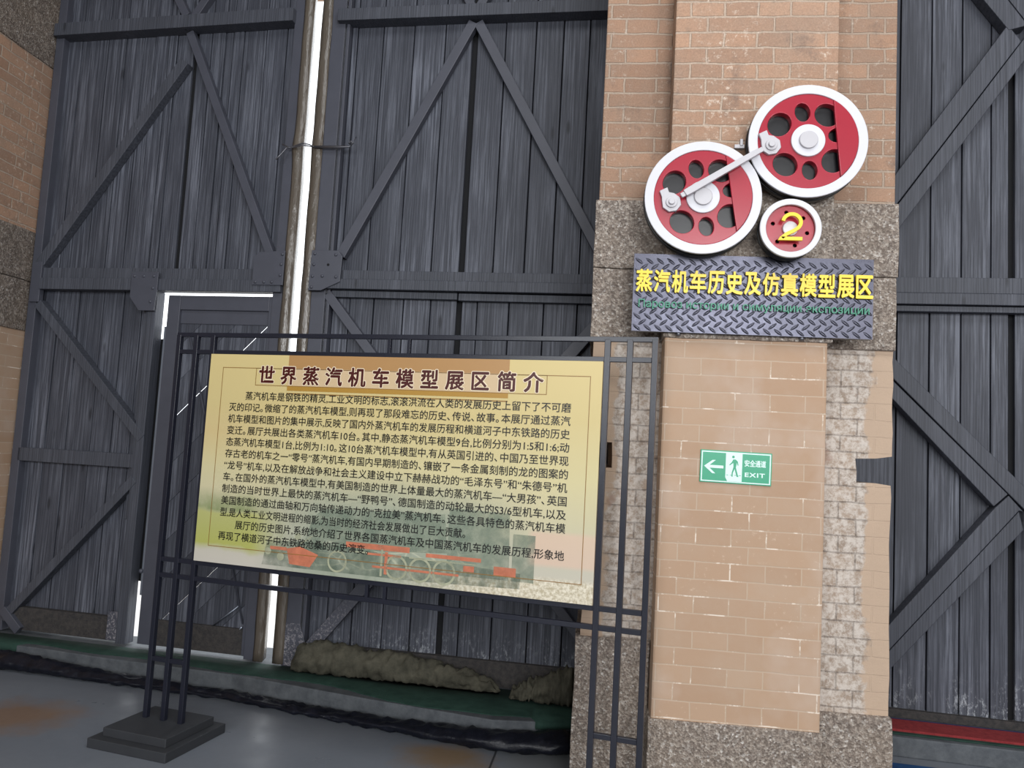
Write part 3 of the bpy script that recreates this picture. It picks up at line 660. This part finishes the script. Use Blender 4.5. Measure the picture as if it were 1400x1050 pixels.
# ------------------------------------------------------------------ wheel emblem on the pillar
YF = 3.392                                   # face of the pilaster
def k106(u, z): return u * 1.06, 1.5 + (z - 1.5) * 1.06
def ring(name, r0, r1, half, mat, parent, y, bev=0.002, n=72): return finish(name, curve_mesh(name, [circ(r1, n), circ(r0, n)], half, bev), mat, parent, loc=(0, y, 0))
def disc(name, r, half, mat, parent, y, bev=0.002, n=48, cx=0, cz=0, rot=0):
    return finish(name, curve_mesh(name, [circ(r, n, rot=rot)], half, bev), mat, parent, loc=(cx, y, cz))
def big_wheel(cu, cz, yfront, tilt, label, crank):
    w = empty('locomotive_wheel', (cu, yfront, cz)); tag(w, label, 'wheel', 'red locomotive wheels on the pillar')
    Ro = 0.247; dep = 0.072
    ring('tyre', Ro * 0.80, Ro * 0.985, dep / 2 - 0.012, 'black', w, dep / 2 + 0.008, 0.004)
    ring('flange', Ro * 0.84, Ro * 1.006, 0.010, 'black', w, dep - 0.012, 0.004)
    disc('wall_mount', 0.09, 0.022, 'black', w, 0.094)
    ring('rim', Ro * 0.84, Ro * 1.0, 0.004, 'white', w, 0.004, 0.003)
    loops = [circ(Ro * 0.84, 72)]
    for i, a in enumerate((150, 102, 57, 14, -37, -84, -130)):
        big = i % 2 == 0; rad = (0.205 if big else 0.145) * Ro; rr = (0.56 if big else 0.52) * Ro
        aa = R(a) + tilt
        loops.append(circ(rad * (0.95 if big else 0.86), 28, rr * math.cos(aa), rr * math.sin(aa), rad * (1.05 if big else 1.12), aa + math.pi / 2 if not big else aa) if big else circ(rad * 1.14, 28, rr * math.cos(aa), rr * math.sin(aa), rad * 0.88, aa))
    finish('web', curve_mesh('web', loops, 0.016, 0.003), 'red', w, loc=(0, 0.020, 0))
    disc('back_disc', Ro * 0.84, 0.003, 'black', w, dep - 0.03)
    # counterweight segment, raised, right of the hub
    a0 = math.acos(0.485 / 0.835); seg = [(Ro * 0.832 * math.cos(-a0 + 2 * a0 * i / 30), Ro * 0.832 * math.sin(-a0 + 2 * a0 * i / 30)) for i in range(31)]
    ta = R(7) + tilt; seg = [(x * math.cos(ta) - z * math.sin(ta), x * math.sin(ta) + z * math.cos(ta)) for x, z in seg]
    finish('counterweight', curve_mesh('counterweight', [seg], 0.008, 0.002), 'red', w, loc=(0, 0.002, 0))
    disc('hub', Ro * 0.285, 0.008, 'white', w, 0.002, 0.003)
    h = disc('hub_cap', Ro * 0.155, 0.006, 'silver', w, -0.010, 0.003)
    # crank boss: irregular octagonal plate with a tab
    cx, cz2 = crank
    pts = [(math.cos(R(22.5 + 45 * i + 10)) * 0.042, math.sin(R(22.5 + 45 * i + 10)) * 0.042) for i in range(8)]
    pts[2:3] = [(-0.012, 0.045), (-0.020, 0.066), (-0.052, 0.050), (-0.042, 0.024)]
    pts = [p for p in pts]
    finish('crank_boss', curve_mesh('crank_boss', [pts], 0.010, 0.002), 'silver', w, loc=(cx, -0.004, cz2))
    disc('crank_washer', 0.024, 0.004, 'silver', w, -0.018, 0.002, 32, cx, cz2); disc('crank_pin', 0.013, 0.006, 'silver', w, -0.026, 0.002, 24, cx, cz2)
    return w
LW = k106(0.398, 2.550); RW = k106(0.803, 2.790); SWc = k106(0.740, 2.425); PL = k106(0.273, 2.522); PR = k106(0.658, 2.765)
YW = 3.275
big_wheel(LW[0], LW[1], YW, 0.04, 'lower red locomotive wheel with white rim, left end of the silver rod', (PL[0] - LW[0], PL[1] - LW[1]))
big_wheel(RW[0], RW[1], YW, -0.02, 'upper red locomotive wheel with white rim, right end of the silver rod', (PR[0] - RW[0], PR[1] - RW[1]))
rod = empty('coupling_rod', (PL[0], YW - 0.02, PL[1])); tag(rod, 'silver coupling rod slanting across the two big red wheels', 'rod')
dx, dz = PR[0] - PL[0], PR[1] - PL[1]; L = math.hypot(dx, dz); ang = math.atan2(dz, dx)
def along(pts): return [(x * math.cos(ang) - z * math.sin(ang), x * math.sin(ang) + z * math.cos(ang)) for x, z in pts]
finish('shaft', curve_mesh('shaft', [along([(0.063, -0.014), (0.09, -0.015), (L - 0.09, -0.012), (L - 0.063, -0.011), (L - 0.063, 0.011), (L - 0.09, 0.012), (0.09, 0.015), (0.063, 0.014)])], 0.009, 0.002), 'silver', rod, loc=(0, -0.012, 0))
for a, b in ((0.045, 0.066), (L - 0.066, L - 0.045)):
    finish('rod_neck', curve_mesh('rod_neck', [along([(a, -0.010), (b, -0.010), (b, 0.010), (a, 0.010)])], 0.006, 0.002), 'silver', rod, loc=(0, -0.009, 0))
# small numbered wheel
sw = empty('number_wheel', (SWc[0], 3.255, SWc[1])); tag(sw, 'small red wheel with a white rim and a yellow number 2', 'wheel')
Rs = 0.126
ring('tyre', Rs * 0.8, Rs * 0.96, 0.030, 'black', sw, 0.044, 0.004); disc('wall_mount', 0.05, 0.030, 'black', sw, 0.105); ring('flange', Rs * .9, Rs * 0.98, 0.004, 'black', sw, 0.070, 0.003); ring('rim', Rs * 0.80, Rs, 0.005, 'white', sw, 0.004, 0.003)
hl = [circ(Rs * 0.81, 64)] + [circ(0.0085, 16, 0.073 * math.cos(R(a)), 0.073 * math.sin(R(a))) for a in (162, 102, 42, -12, -72, -132)]
finish('web', curve_mesh('web', hl, 0.004, 0.001), 'red', sw, loc=(0, 0.020, 0)); disc('back_disc', Rs * 0.8, 0.002, 'black', sw, 0.045)
disc('hub', 0.031, 0.006, 'white', sw, 0.010, 0.003)
# the raised figure 2 drawn as a stroke
def stroke2():
    c = [(-0.052 + 0.0, 0.020)]; path = []
    for i in range(19): a = R(172 - i * 12.2); path.append((0.0 + 0.036 * math.cos(a), 0.016 + 0.034 * math.sin(a)))
    path += [(0.006, -0.022), (-0.022, -0.036), (-0.040, -0.052)]
    w = 0.0075; Lf = []; Rt = []
    for i, p in enumerate(path):
        a = path[max(0, i - 1)]; b = path[min(len(path) - 1, i + 1)]; l = math.hypot(b[0] - a[0], b[1] - a[1]); nx, nz = -(b[1] - a[1]) / l * w, (b[0] - a[0]) / l * w
        Lf.append((p[0] + nx, p[1] + nz)); Rt.append((p[0] - nx, p[1] - nz))
    o1 = Lf + Rt[::-1]
    return [o1, [(-0.0555, -0.062), (0.043, -0.062), (0.043, -0.047), (-0.047, -0.047)]]
st = stroke2(); me = curve_mesh('number_figure', [st[0]], 0.006, 0.0005); me2 = curve_mesh('number_figure', [st[1]], 0.006, 0.0005)
bm = bmesh.new(); bm.from_mesh(me); bm.from_mesh(me2); bm.to_mesh(me); bm.free()
finish('number_figure', me, 'yellow', sw, loc=(0.0, -0.018, 0.004))
# fixing lugs between the wheels
fl = MB().box(0.617, 0.66, 3.33, 3.36, 2.795, 2.812).box(0.64, 0.652, 3.325, 3.355, 2.805, 2.835).build('fixing_bracket', 'silver', None, 0.002)
tag(fl, 'tiny pale metal fixing bracket behind the meeting of the two big wheels', 'bracket')
fl.location = (-0.06, 0.0, 0.06)

# ------------------------------------------------------------------ checker plate sign
S0, S1 = k106(0.1375, 2.0075), k106(1.089, 2.3305)
cxs, czs, hw, hh = (S0[0] + S1[0]) / 2, (S0[1] + S1[1]) / 2, (S1[0] - S0[0]) / 2, (S1[1] - S0[1]) / 2
sg = empty('exhibit_sign', (cxs, 3.354, S0[1])); sg.rotation_euler = (R(0.4), 0, 0)
tag(sg, 'dark checker plate sign with yellow characters, under the red wheels', 'sign')
m = MB().box(-hw, hw, 0, 0.004, 0, 2 * hh)
dxp, dzp = 0.046, 0.0245; rows = int(2 * hh / dzp)
for r in range(rows):
    for i in range(int(2 * hw / dxp) + 1):
        x = -hw + 0.022 + i * dxp + (dxp / 2 if r % 2 else 0); z = 0.016 + r * dzp
        if abs(x) > hw - 0.02 or z > 2 * hh - 0.012: continue
        a = R(38 if r % 2 else -38); n = 10; vs = [(x, -0.0030, z)]
        for rr, h in ((0.6, 0.0022), (1.0, 0.0)):
            for k in range(n):
                t = 2 * math.pi * k / n; px, pz = 0.0225 * rr * math.cos(t), 0.0068 * rr * math.sin(t)
                vs.append((x + px * math.cos(a) - pz * math.sin(a), -h, z + px * math.sin(a) + pz * math.cos(a)))
        m.add(vs, [(0, 1 + k, 1 + (k + 1) % n) for k in range(n)] + [(1 + k, 1 + n + k, 1 + n + (k + 1) % n, 1 + (k + 1) % n) for k in range(n)])
m.build('checker_plate', 'plate', sg, 0, False)
for p_ in bpy.data.objects['checker_plate'].data.polygons: p_.use_smooth = p_.area < 0.001
MB().box(-hw, hw, 0.004, 0.037, 0, 0.008).box(-hw, hw, 0.004, 0.037, 2 * hh - 0.008, 2 * hh).box(-hw, -hw + 0.008, 0.004, 0.037, 0.008, 2 * hh - 0.008).box(hw - 0.008, hw, 0.004, 0.037, 0.008, 2 * hh - 0.008).build('edge_frame', 'black', sg)
for i, ch in enumerate('蒸汽机车历史及仿真模型展区'):
    me = text_mesh('raised_character', ch, 0.092, 0.0665, 0.006, 0.028)
    zs = [v.co.z for v in me.vertices]; sc_ = 0.101 / (max(zs) - min(zs)); me.transform(Matrix.Diagonal((1, 1, sc_, 1))); zs = [v.co.z for v in me.vertices]; me.transform(Matrix.Translation((0, 0, -(max(zs) + min(zs)) / 2)))
    finish('raised_character', me, 'yellow', sg, loc=(-hw + 0.046 + i * 0.0768, -0.011, 2 * hh - 0.122 - 0.0))
me = text_mesh('raised_lettering', 'Паровоз истории и симуляции экспозиции', 0.047, 0.965, 0.003, 0.014, copies=4)
finish('raised_lettering', me, 'green_let', sg, loc=(0.004, -0.008, 0.105))
for bx in (-0.30, 0.22): MB().dome(bx, -0.004, 0.012, 0.02, 0.012).build('fixing_bolt', 'zinc', sg, 0, True)

# ------------------------------------------------------------------ exit sign
E0, E1 = k106(0.4376, 1.4045), k106(0.7195, 1.535)
ew, eh = (E1[0] - E0[0]) / 2, (E1[1] - E0[1]) / 2
MAT['exit_green'] = plain('exit sign green', (34, 156, 116), 0.35, var=0.03); MAT['exit_white'] = plain('exit sign pale', (214, 240, 234), 0.35, var=0.03)
es = empty('exit_sign', ((E0[0] + E1[0]) / 2, YF - 0.006, (E0[1] + E1[1]) / 2)); es.rotation_euler = (0, R(0.6), 0)
tag(es, 'green and white EXIT sign with an arrow on the salmon brick pilaster', 'sign')
MB().box(-ew, ew, 0, 0.006, -eh, eh).build('back_plate', 'exit_green', es, 0.001)
fr = 0.0045; MB().box(-ew + fr, ew - fr, -0.001, 0, -eh + fr, eh - fr).build('white_border', 'exit_white', es)
fr = 0.0095; MB().box(-ew + fr, ew - fr, -0.002, -0.001, -eh + fr, eh - fr).build('green_field', 'exit_green', es)
MB().prism([(-0.043, -eh + 0.026), (-0.034, -eh + 0.0095), (0.026, -eh + 0.0095), (0.026, eh - 0.0095), (-0.043, eh - 0.0095)], -0.003, -0.002).build('figure_panel', 'exit_white', es)
MB().prism([(-0.133, 0.0), (-0.098, 0.027), (-0.085, 0.027), (-0.110, 0.005), (-0.052, 0.005), (-0.052, -0.007), (-0.110, -0.007), (-0.085, -0.030), (-0.098, -0.030)], -0.003, -0.002).build('arrow', 'exit_white', es)
m = MB(); man = [(-0.006, 0.030), (0.004, 0.0305), (0.013, 0.022), (0.0165, 0.006), (0.0135, 0.005), (0.0095, 0.018), (0.006, -0.004), (0.0165, -0.040), (0.019, -0.043), (0.0105, -0.043), (0.001, -0.010), (-0.006, -0.028), (-0.0065, -0.043), (-0.0115, -0.043), (-0.0105, -0.026), (-0.004, -0.002), (-0.005, 0.016), (-0.010, 0.012), (-0.020, 0.004), (-0.0215, 0.0065), (-0.012, 0.018)]
fig = curve_mesh('walking_figure', [man, circ(0.0055, 18, -0.006, 0.041)], 0.0005)
finish('walking_figure', fig, 'exit_green', es, loc=(-0.006, -0.0035, 0.004))
MB().box(-0.040, -0.031, -0.0035, -0.003, -0.034, -0.032).box(-0.024, -0.016, -0.0035, -0.003, -0.034, -0.032).box(-0.006, 0.002, -0.0035, -0.003, -0.034, -0.032).box(0.012, 0.022, -0.0035, -0.003, -0.034, -0.032).build('floor_dashes', 'exit_green', es)
finish('chinese_text', text_mesh('chinese_text', '安全通道', 0.030, 0.088, 0.0002, 0.025), 'exit_white', es, loc=(0.080, -0.0025, 0.010))
me = text_mesh('exit_text', 'EXIT', 0.025, 0.082, 0.0002, 0.03, spacing=1.15); finish('exit_text', me, 'exit_white', es, loc=(0.080, -0.0025, -0.036))

# ------------------------------------------------------------------ information board on its stand
def mat_print():
    t = NT('printed board', 0.38, spec=0.35); c = t.coord(); o = t.xyz(c)
    u = t.math('DIVIDE', o[0], 2.0); z = t.math('DIVIDE', o[2], 1.015)
    n = t.noise(c, 2.5, 4)
    zz = t.math('ADD', z, t.math('MULTIPLY', t.math('SUBTRACT', n, 0.5), 0.10))
    base = t.ramp(zz, [(0.0, s2l((200, 194, 182))), (0.16, s2l((198, 193, 172))), (0.30, s2l((204, 197, 164))), (0.5, s2l((212, 201, 154))), (0.75, s2l((210, 192, 136))), (1.0, s2l((214, 194, 136)))])
    rose = t.math('MULTIPLY', t.ramp(u, [(0.0, 1), (0.28, 0)]), t.ramp(zz, [(0.45, 0), (0.62, 0.55), (0.78, 0)]))
    base = t.mix(rose, base, s2l((210, 182, 128)))
    field = t.math('MULTIPLY', t.ramp(u, [(0.16, 1), (0.27, 0)]), t.ramp(zz, [(0.055, 0), (0.09, 1), (0.24, 0.8), (0.27, 0)]))
    base = t.mix(field, base, s2l((176, 178, 98)))
    wood = t.math('MULTIPLY', t.ramp(u, [(0.14, 1), (0.24, 0)]), t.math('MULTIPLY', t.ramp(zz, [(0.24, 0), (0.26, 1), (0.31, 0.6), (0.36, 0)]), t.ramp(t.noise(c, 9, 4), [(0.35, 0.4), (0.6, 1)])))
    base = t.mix(wood, base, s2l((140, 150, 104)))
    smoke = t.math('MULTIPLY', t.ramp(zz, [(0.05, 1), (0.30, 0.95), (0.48, 0)]), t.ramp(u, [(0.17, 0), (0.33, 0.9), (0.70, 0.95), (0.86, 0.0)]))
    base = t.mix(smoke, base, s2l((158, 166, 148)))
    van = t.math('MULTIPLY', t.ramp(u, [(0.845, 0), (0.86, 0.8), (1, 0.7)]), t.ramp(z, [(0.13, 0), (0.15, 1), (0.27, 1), (0.29, 0)]))
    base = t.mix(van, base, s2l((220, 190, 168)))
    bal = t.math('MULTIPLY', t.ramp(z, [(0.075, 1), (0.10, 0)]), t.ramp(u, [(0.5, 0), (0.75, 1)]))
    base = t.mix(bal, base, t.mix(t.ramp(t.noise(c, 70, 4), [(0.4, 0), (0.6, 1)]), s2l((190, 178, 150)), s2l((232, 224, 204))))
    mott = t.math('MULTIPLY', t.ramp(t.noise(c, 24, 5, 0.7), [(0.5, 0), (0.62, 0.35)]), smoke)
    base = t.mix(mott, base, s2l((124, 138, 118)))
    ve = t.n('ShaderNodeTexVoronoi', feature='DISTANCE_TO_EDGE'); ve.inputs['Scale'].default_value = 9; t.l(t.mapp(c, (1.0, 1, 1.9)), ve.inputs['Vector'])
    pipes = t.math('MULTIPLY', t.ramp(ve.outputs['Distance'], [(0.02, 1), (0.05, 0)]), t.math('MULTIPLY', t.ramp(u, [(0.19, 0), (0.23, 0.8), (0.76, 0.8), (0.80, 0)]), t.ramp(z, [(0.03, 0), (0.05, 0.8), (0.13, 0.7), (0.22, 0)])))
    base = t.mix(pipes, base, s2l((204, 204, 178)))
    return t.done(base)
MAT['print'] = mat_print()
for nm, c, r in (('ink_brown', (72, 14, 8), .4), ('ink_black', (14, 13, 13), .4), ('ink_line', (142, 104, 48), .4), ('ink_tan', (178, 136, 86), .4), ('ink_peach', (210, 184, 146), .4), ('ink_gold', (176, 134, 56), .4),
                 ('ink_halo', (238, 220, 190), .4), ('ink_loco', (138, 154, 136), .4), ('ink_loco_dark', (106, 124, 108), .4), ('ink_red', (222, 136, 104), .4), ('ink_pale', (196, 198, 168), .4), ('ink_van', (206, 176, 158), .4)):
    MAT[nm] = plain(nm.replace('_', ' '), c, r, var=0.03, bump=0.0)
    if nm in ('ink_loco', 'ink_loco_dark', 'ink_red', 'ink_pale'):    # a faded print: thin, blotchy ink that lets the ground colour through
        t_ = MAT[nm].node_tree; b_ = t_.nodes['Principled BSDF']; nz = t_.nodes.new('ShaderNodeTexNoise'); nz.inputs['Scale'].default_value = 14; nz.inputs['Detail'].default_value = 5
        co = t_.nodes.new('ShaderNodeTexCoord'); t_.links.new(co.outputs['Object'], nz.inputs['Vector'])
        mr = t_.nodes.new('ShaderNodeMapRange'); mr.inputs[1].default_value = 0.3; mr.inputs[2].default_value = 0.7
        mr.inputs[3].default_value, mr.inputs[4].default_value = dict(ink_loco=(0.05, 0.42), ink_loco_dark=(0.0, 0.40), ink_red=(0.35, 0.95), ink_pale=(0.25, 0.8))[nm]
        t_.links.new(nz.outputs['Fac'], mr.inputs[0]); t_.links.new(mr.outputs[0], b_.inputs['Alpha'])
B0 = Vector((-1.929, 3.667, 0)); BA = R(-10.9)
sd = empty('information_stand', B0, BA); tag(sd, 'black steel stand holding the yellow printed board about steam locomotive models', 'information board')
HP = 0.0125
for u in (-0.197, -0.092, 0.010): MB().box(u - HP, u + HP, -HP, HP, 0.084, 1.985).build('post', 'stand', sd, 0.002)
for u in (2.012, 2.108, 2.213): MB().box(u - HP, u + HP, -HP, HP, 0.084, 1.985).build('post', 'stand', sd, 0.002)
def rail(x0, x1, z, h=0.011, name='rail'): MB().box(x0, x1, -0.010, 0.010, z - h, z + h).build(name, 'stand', sd, 0.002)
rail(-0.21, 2.226, 1.985); rail(-0.185, 2.20, 1.898); rail(-0.185, 2.20, 0.855); rail(-0.185, 2.20, 0.777)
for z in (0.37,): rail(-0.185, -0.105, z); rail(-0.08, -0.002, z)
for z in (0.346,): rail(2.024, 2.096, z); rail(2.12, 2.2, z)
for u in (0.985, 1.085): MB().box(u - .008, u + .008, -0.009, 0.009, 1.905, 1.976).build('spacer', 'stand', sd, 0.001)
for u in (0.955, 1.045): MB().box(u - .008, u + .008, -0.009, 0.009, 0.787, 0.846).build('spacer', 'stand', sd, 0.001)
MB().box(-0.315, 0.130, -0.235, 0.185, 0.0, 0.045).build('base_plate', 'base', sd, 0.003); MB().box(-0.272, 0.088, -0.190, 0.145, 0.045, 0.085).build('base_plate', 'base', sd, 0.003)
MB().box(1.97, 2.245, -0.235, 0.16, 0.0, 0.045).build('base_plate', 'base', sd, 0.003); MB().box(1.985, 2.235, -0.19, 0.13, 0.045, 0.085).build('base_plate', 'base', sd, 0.003)
# the printed board: panel, artwork, lettering (coordinates inside the board: u 0..2, z 0..1.02)
bd = MB().box(0.0, 1.985, 0.0, 0.012, 0.0, 1.022).build('board_panel', 'print', sd, 0.001, loc=(0.0125, -0.016, 0.866))
BZ = 0.866; BX = 0.0125
LAY = [0]
def ink(name, loops, mat, layer):
    if mat in ('ink_red', 'ink_pale') and name not in ('printed_wheel', 'printed_rods') and len(loops) > 1:    # separate marks of the print
        for lp in loops: ink(name, [lp], mat, layer)
        return
    me = curve_mesh(name, loops, 0.00005); return finish(name, me, mat, bd, loc=(-BX, -0.0004 - 0.0003 * layer, -BZ))
def rect(x0, x1, z0, z1): return [(x0, z0), (x1, z0), (x1, z1), (x0, z1)]
# faded picture of a steam locomotive and van
lx = lambda p: p
ink('printed_boiler', [[(0.62, 1.0), (0.66, 1.13), (0.72, 1.17), (1.32, 1.19), (1.34, 1.02), (0.7, 0.98)]], 'ink_loco', 0)
ink('printed_cab', [[(1.34, 0.93), (1.34, 1.22), (1.62, 1.215), (1.63, 0.93)]], 'ink_loco', 0)
ink('printed_tender', [[(1.64, 0.93), (1.64, 1.13), (1.74, 1.13), (1.74, 0.93)]], 'ink_loco', 0)
ink('printed_frame', [[(0.40, 0.885), (0.42, 1.0), (0.66, 1.01), (1.68, 0.965), (1.68, 0.90), (1.2, 0.885)]], 'ink_loco_dark', 0)
ink('printed_running_board', [rect(0.84, 1.16, 1.005, 1.03), rect(1.24, 1.50, 0.995, 1.012)], 'ink_red', 1)
ink('printed_buffer_beam', [[(0.55, 0.90), (0.66, 0.895), (0.70, 0.955), (0.60, 0.985), (0.53, 0.97)], rect(1.56, 1.66, 0.945, 0.985), rect(0.44, 0.53, 0.96, 0.975), rect(1.42, 1.47, 0.95, 0.975)], 'ink_red', 1)
whl = []
for cx, rr in ((0.80, .05), (1.10, 0.055), (1.215, 0.055), (1.33, 0.055)): whl.append(ink('printed_wheel', [circ(rr, 32, cx, 0.935), circ(rr * 0.82, 32, cx, 0.935)], 'ink_pale', 2))
ink('printed_rods', [rect(0.98, 1.40, 0.925, 0.935), rect(1.04, 1.055, 0.90, 1.0), rect(0.95, 1.12, 0.98, 0.99)], 'ink_red', 2)
ink('printed_pipe', [rect(1.16, 1.24, 0.982, 0.988), rect(1.24, 1.48, 0.980, 0.985), rect(0.86, 0.95, 0.985, 0.991), [(0.46, 0.99), (0.52, 1.06), (0.525, 1.06), (0.47, 0.985)], [(0.60, 1.0), (0.66, 1.04), (0.664, 1.037), (0.606, 0.995)], rect(1.02, 1.03, 0.89, 1.01)], 'ink_pale', 2)
ink('printed_headlight', [circ(0.019, 20, 0.50, 0.93), circ(0.016, 20, 0.585, 1.03), circ(0.017, 20, 0.43, 0.95)], 'ink_pale', 2)
# border and title band
lw_ = 0.0030
def frame_loops(x0, x1, z0, z1, w): return [rect(x0, x1, z0, z1), rect(x0 + w, x1 - w, z0 + w, z1 - w)]
ink('border_line', frame_loops(0.09, 1.948, 0.945, 1.823, lw_), 'ink_line', 2)
ink('title_band', [rect(0.463, 1.582, 1.824, 1.888)], 'ink_tan', 1); ink('title_band', [rect(0.463, 1.582, 1.738, 1.824)], 'ink_peach', 1)
ink('title_band', [rect(0.463, 1.582, 1.716, 1.738)], 'ink_gold', 1); ink('title_band', [rect(0.463, 1.582, 1.700, 1.705)], 'ink_line', 1)
ink('title_box', frame_loops(0.283, 1.757, 1.737, 1.823, lw_), 'ink_line', 2)
tt = '世界蒸汽机车模型展区简介'
for i, ch in enumerate(tt):
    x = 0.345 + i * (1.695 - 0.345) / 11
    for nm, bold, mt, ly in (('title_halo', 0.072, 'ink_halo', 3), ('title_character', 0.034, 'ink_brown', 4)):
        finish(nm, text_mesh(nm, ch, 0.092, None, 0, bold, copies=6 if ly == 4 else 12), mt, bd, loc=(x - BX, -0.0004 - 0.0003 * ly, 1.755 - BZ))
lines = ['蒸汽机车是钢铁的精灵,工业文明的标志,滚滚洪流在人类的发展历史上留下了不可磨',
 '灭的印记。微缩了的蒸汽机车模型,则再现了那段难忘的历史、传说、故事。本展厅通过蒸汽',
 '机车模型和图片的集中展示,反映了国内外蒸汽机车的发展历程和横道河子中东铁路的历史',
 '变迁。展厅共展出各类蒸汽机车10台。其中,静态蒸汽机车模型9台,比例分别为1:5和1:6;动',
 '态蒸汽机车模型1台,比例为1:10。这10台蒸汽机车模型中,有从英国引进的、中国乃至世界现',
 '存古老的机车之一“零号”蒸汽机车,有国内早期制造的、镶嵌了一条金属刻制的龙的图案的',
 '“龙号”机车,以及在解放战争和社会主义建设中立下赫赫战功的“毛泽东号”和“朱德号”机',
 '车。在国外的蒸汽机车模型中,有美国制造的世界上体量最大的蒸汽机车—“大男孩”、英国',
 '制造的当时世界上最快的蒸汽机车—“野鸭号”、德国制造的动轮最大的S3/6型机车,以及',
 '美国制造的通过曲轴和万向轴传递动力的“克拉美”蒸汽机车。这些各具特色的蒸汽机车模',
 '型,是人类工业文明进程的缩影,为当时的经济社会发展做出了巨大贡献。',
 '展厅的历史图片,系统地介绍了世界各国蒸汽机车及中国蒸汽机车的发展历程,形象地',
 '再现了横道河子中东铁路沧桑的历史演变。']
for i, s in enumerate(lines):
    x0 = 0.145; x1 = 1.868
    if i in (0, 11): x0 = 0.235
    if i == 10: x1 = 1.42
    if i == 12: x1 = 0.955
    zc = 1.684 - i * (1.684 - 1.000) / 12
    finish('text_line', text_mesh('text_line', s, 0.0445, x1 - x0, 0, 0.010, copies=3), 'ink_black', bd, loc=((x0 + x1) / 2 - BX, -0.0004 - 0.0003 * 4, zc - 0.0165 - BZ))
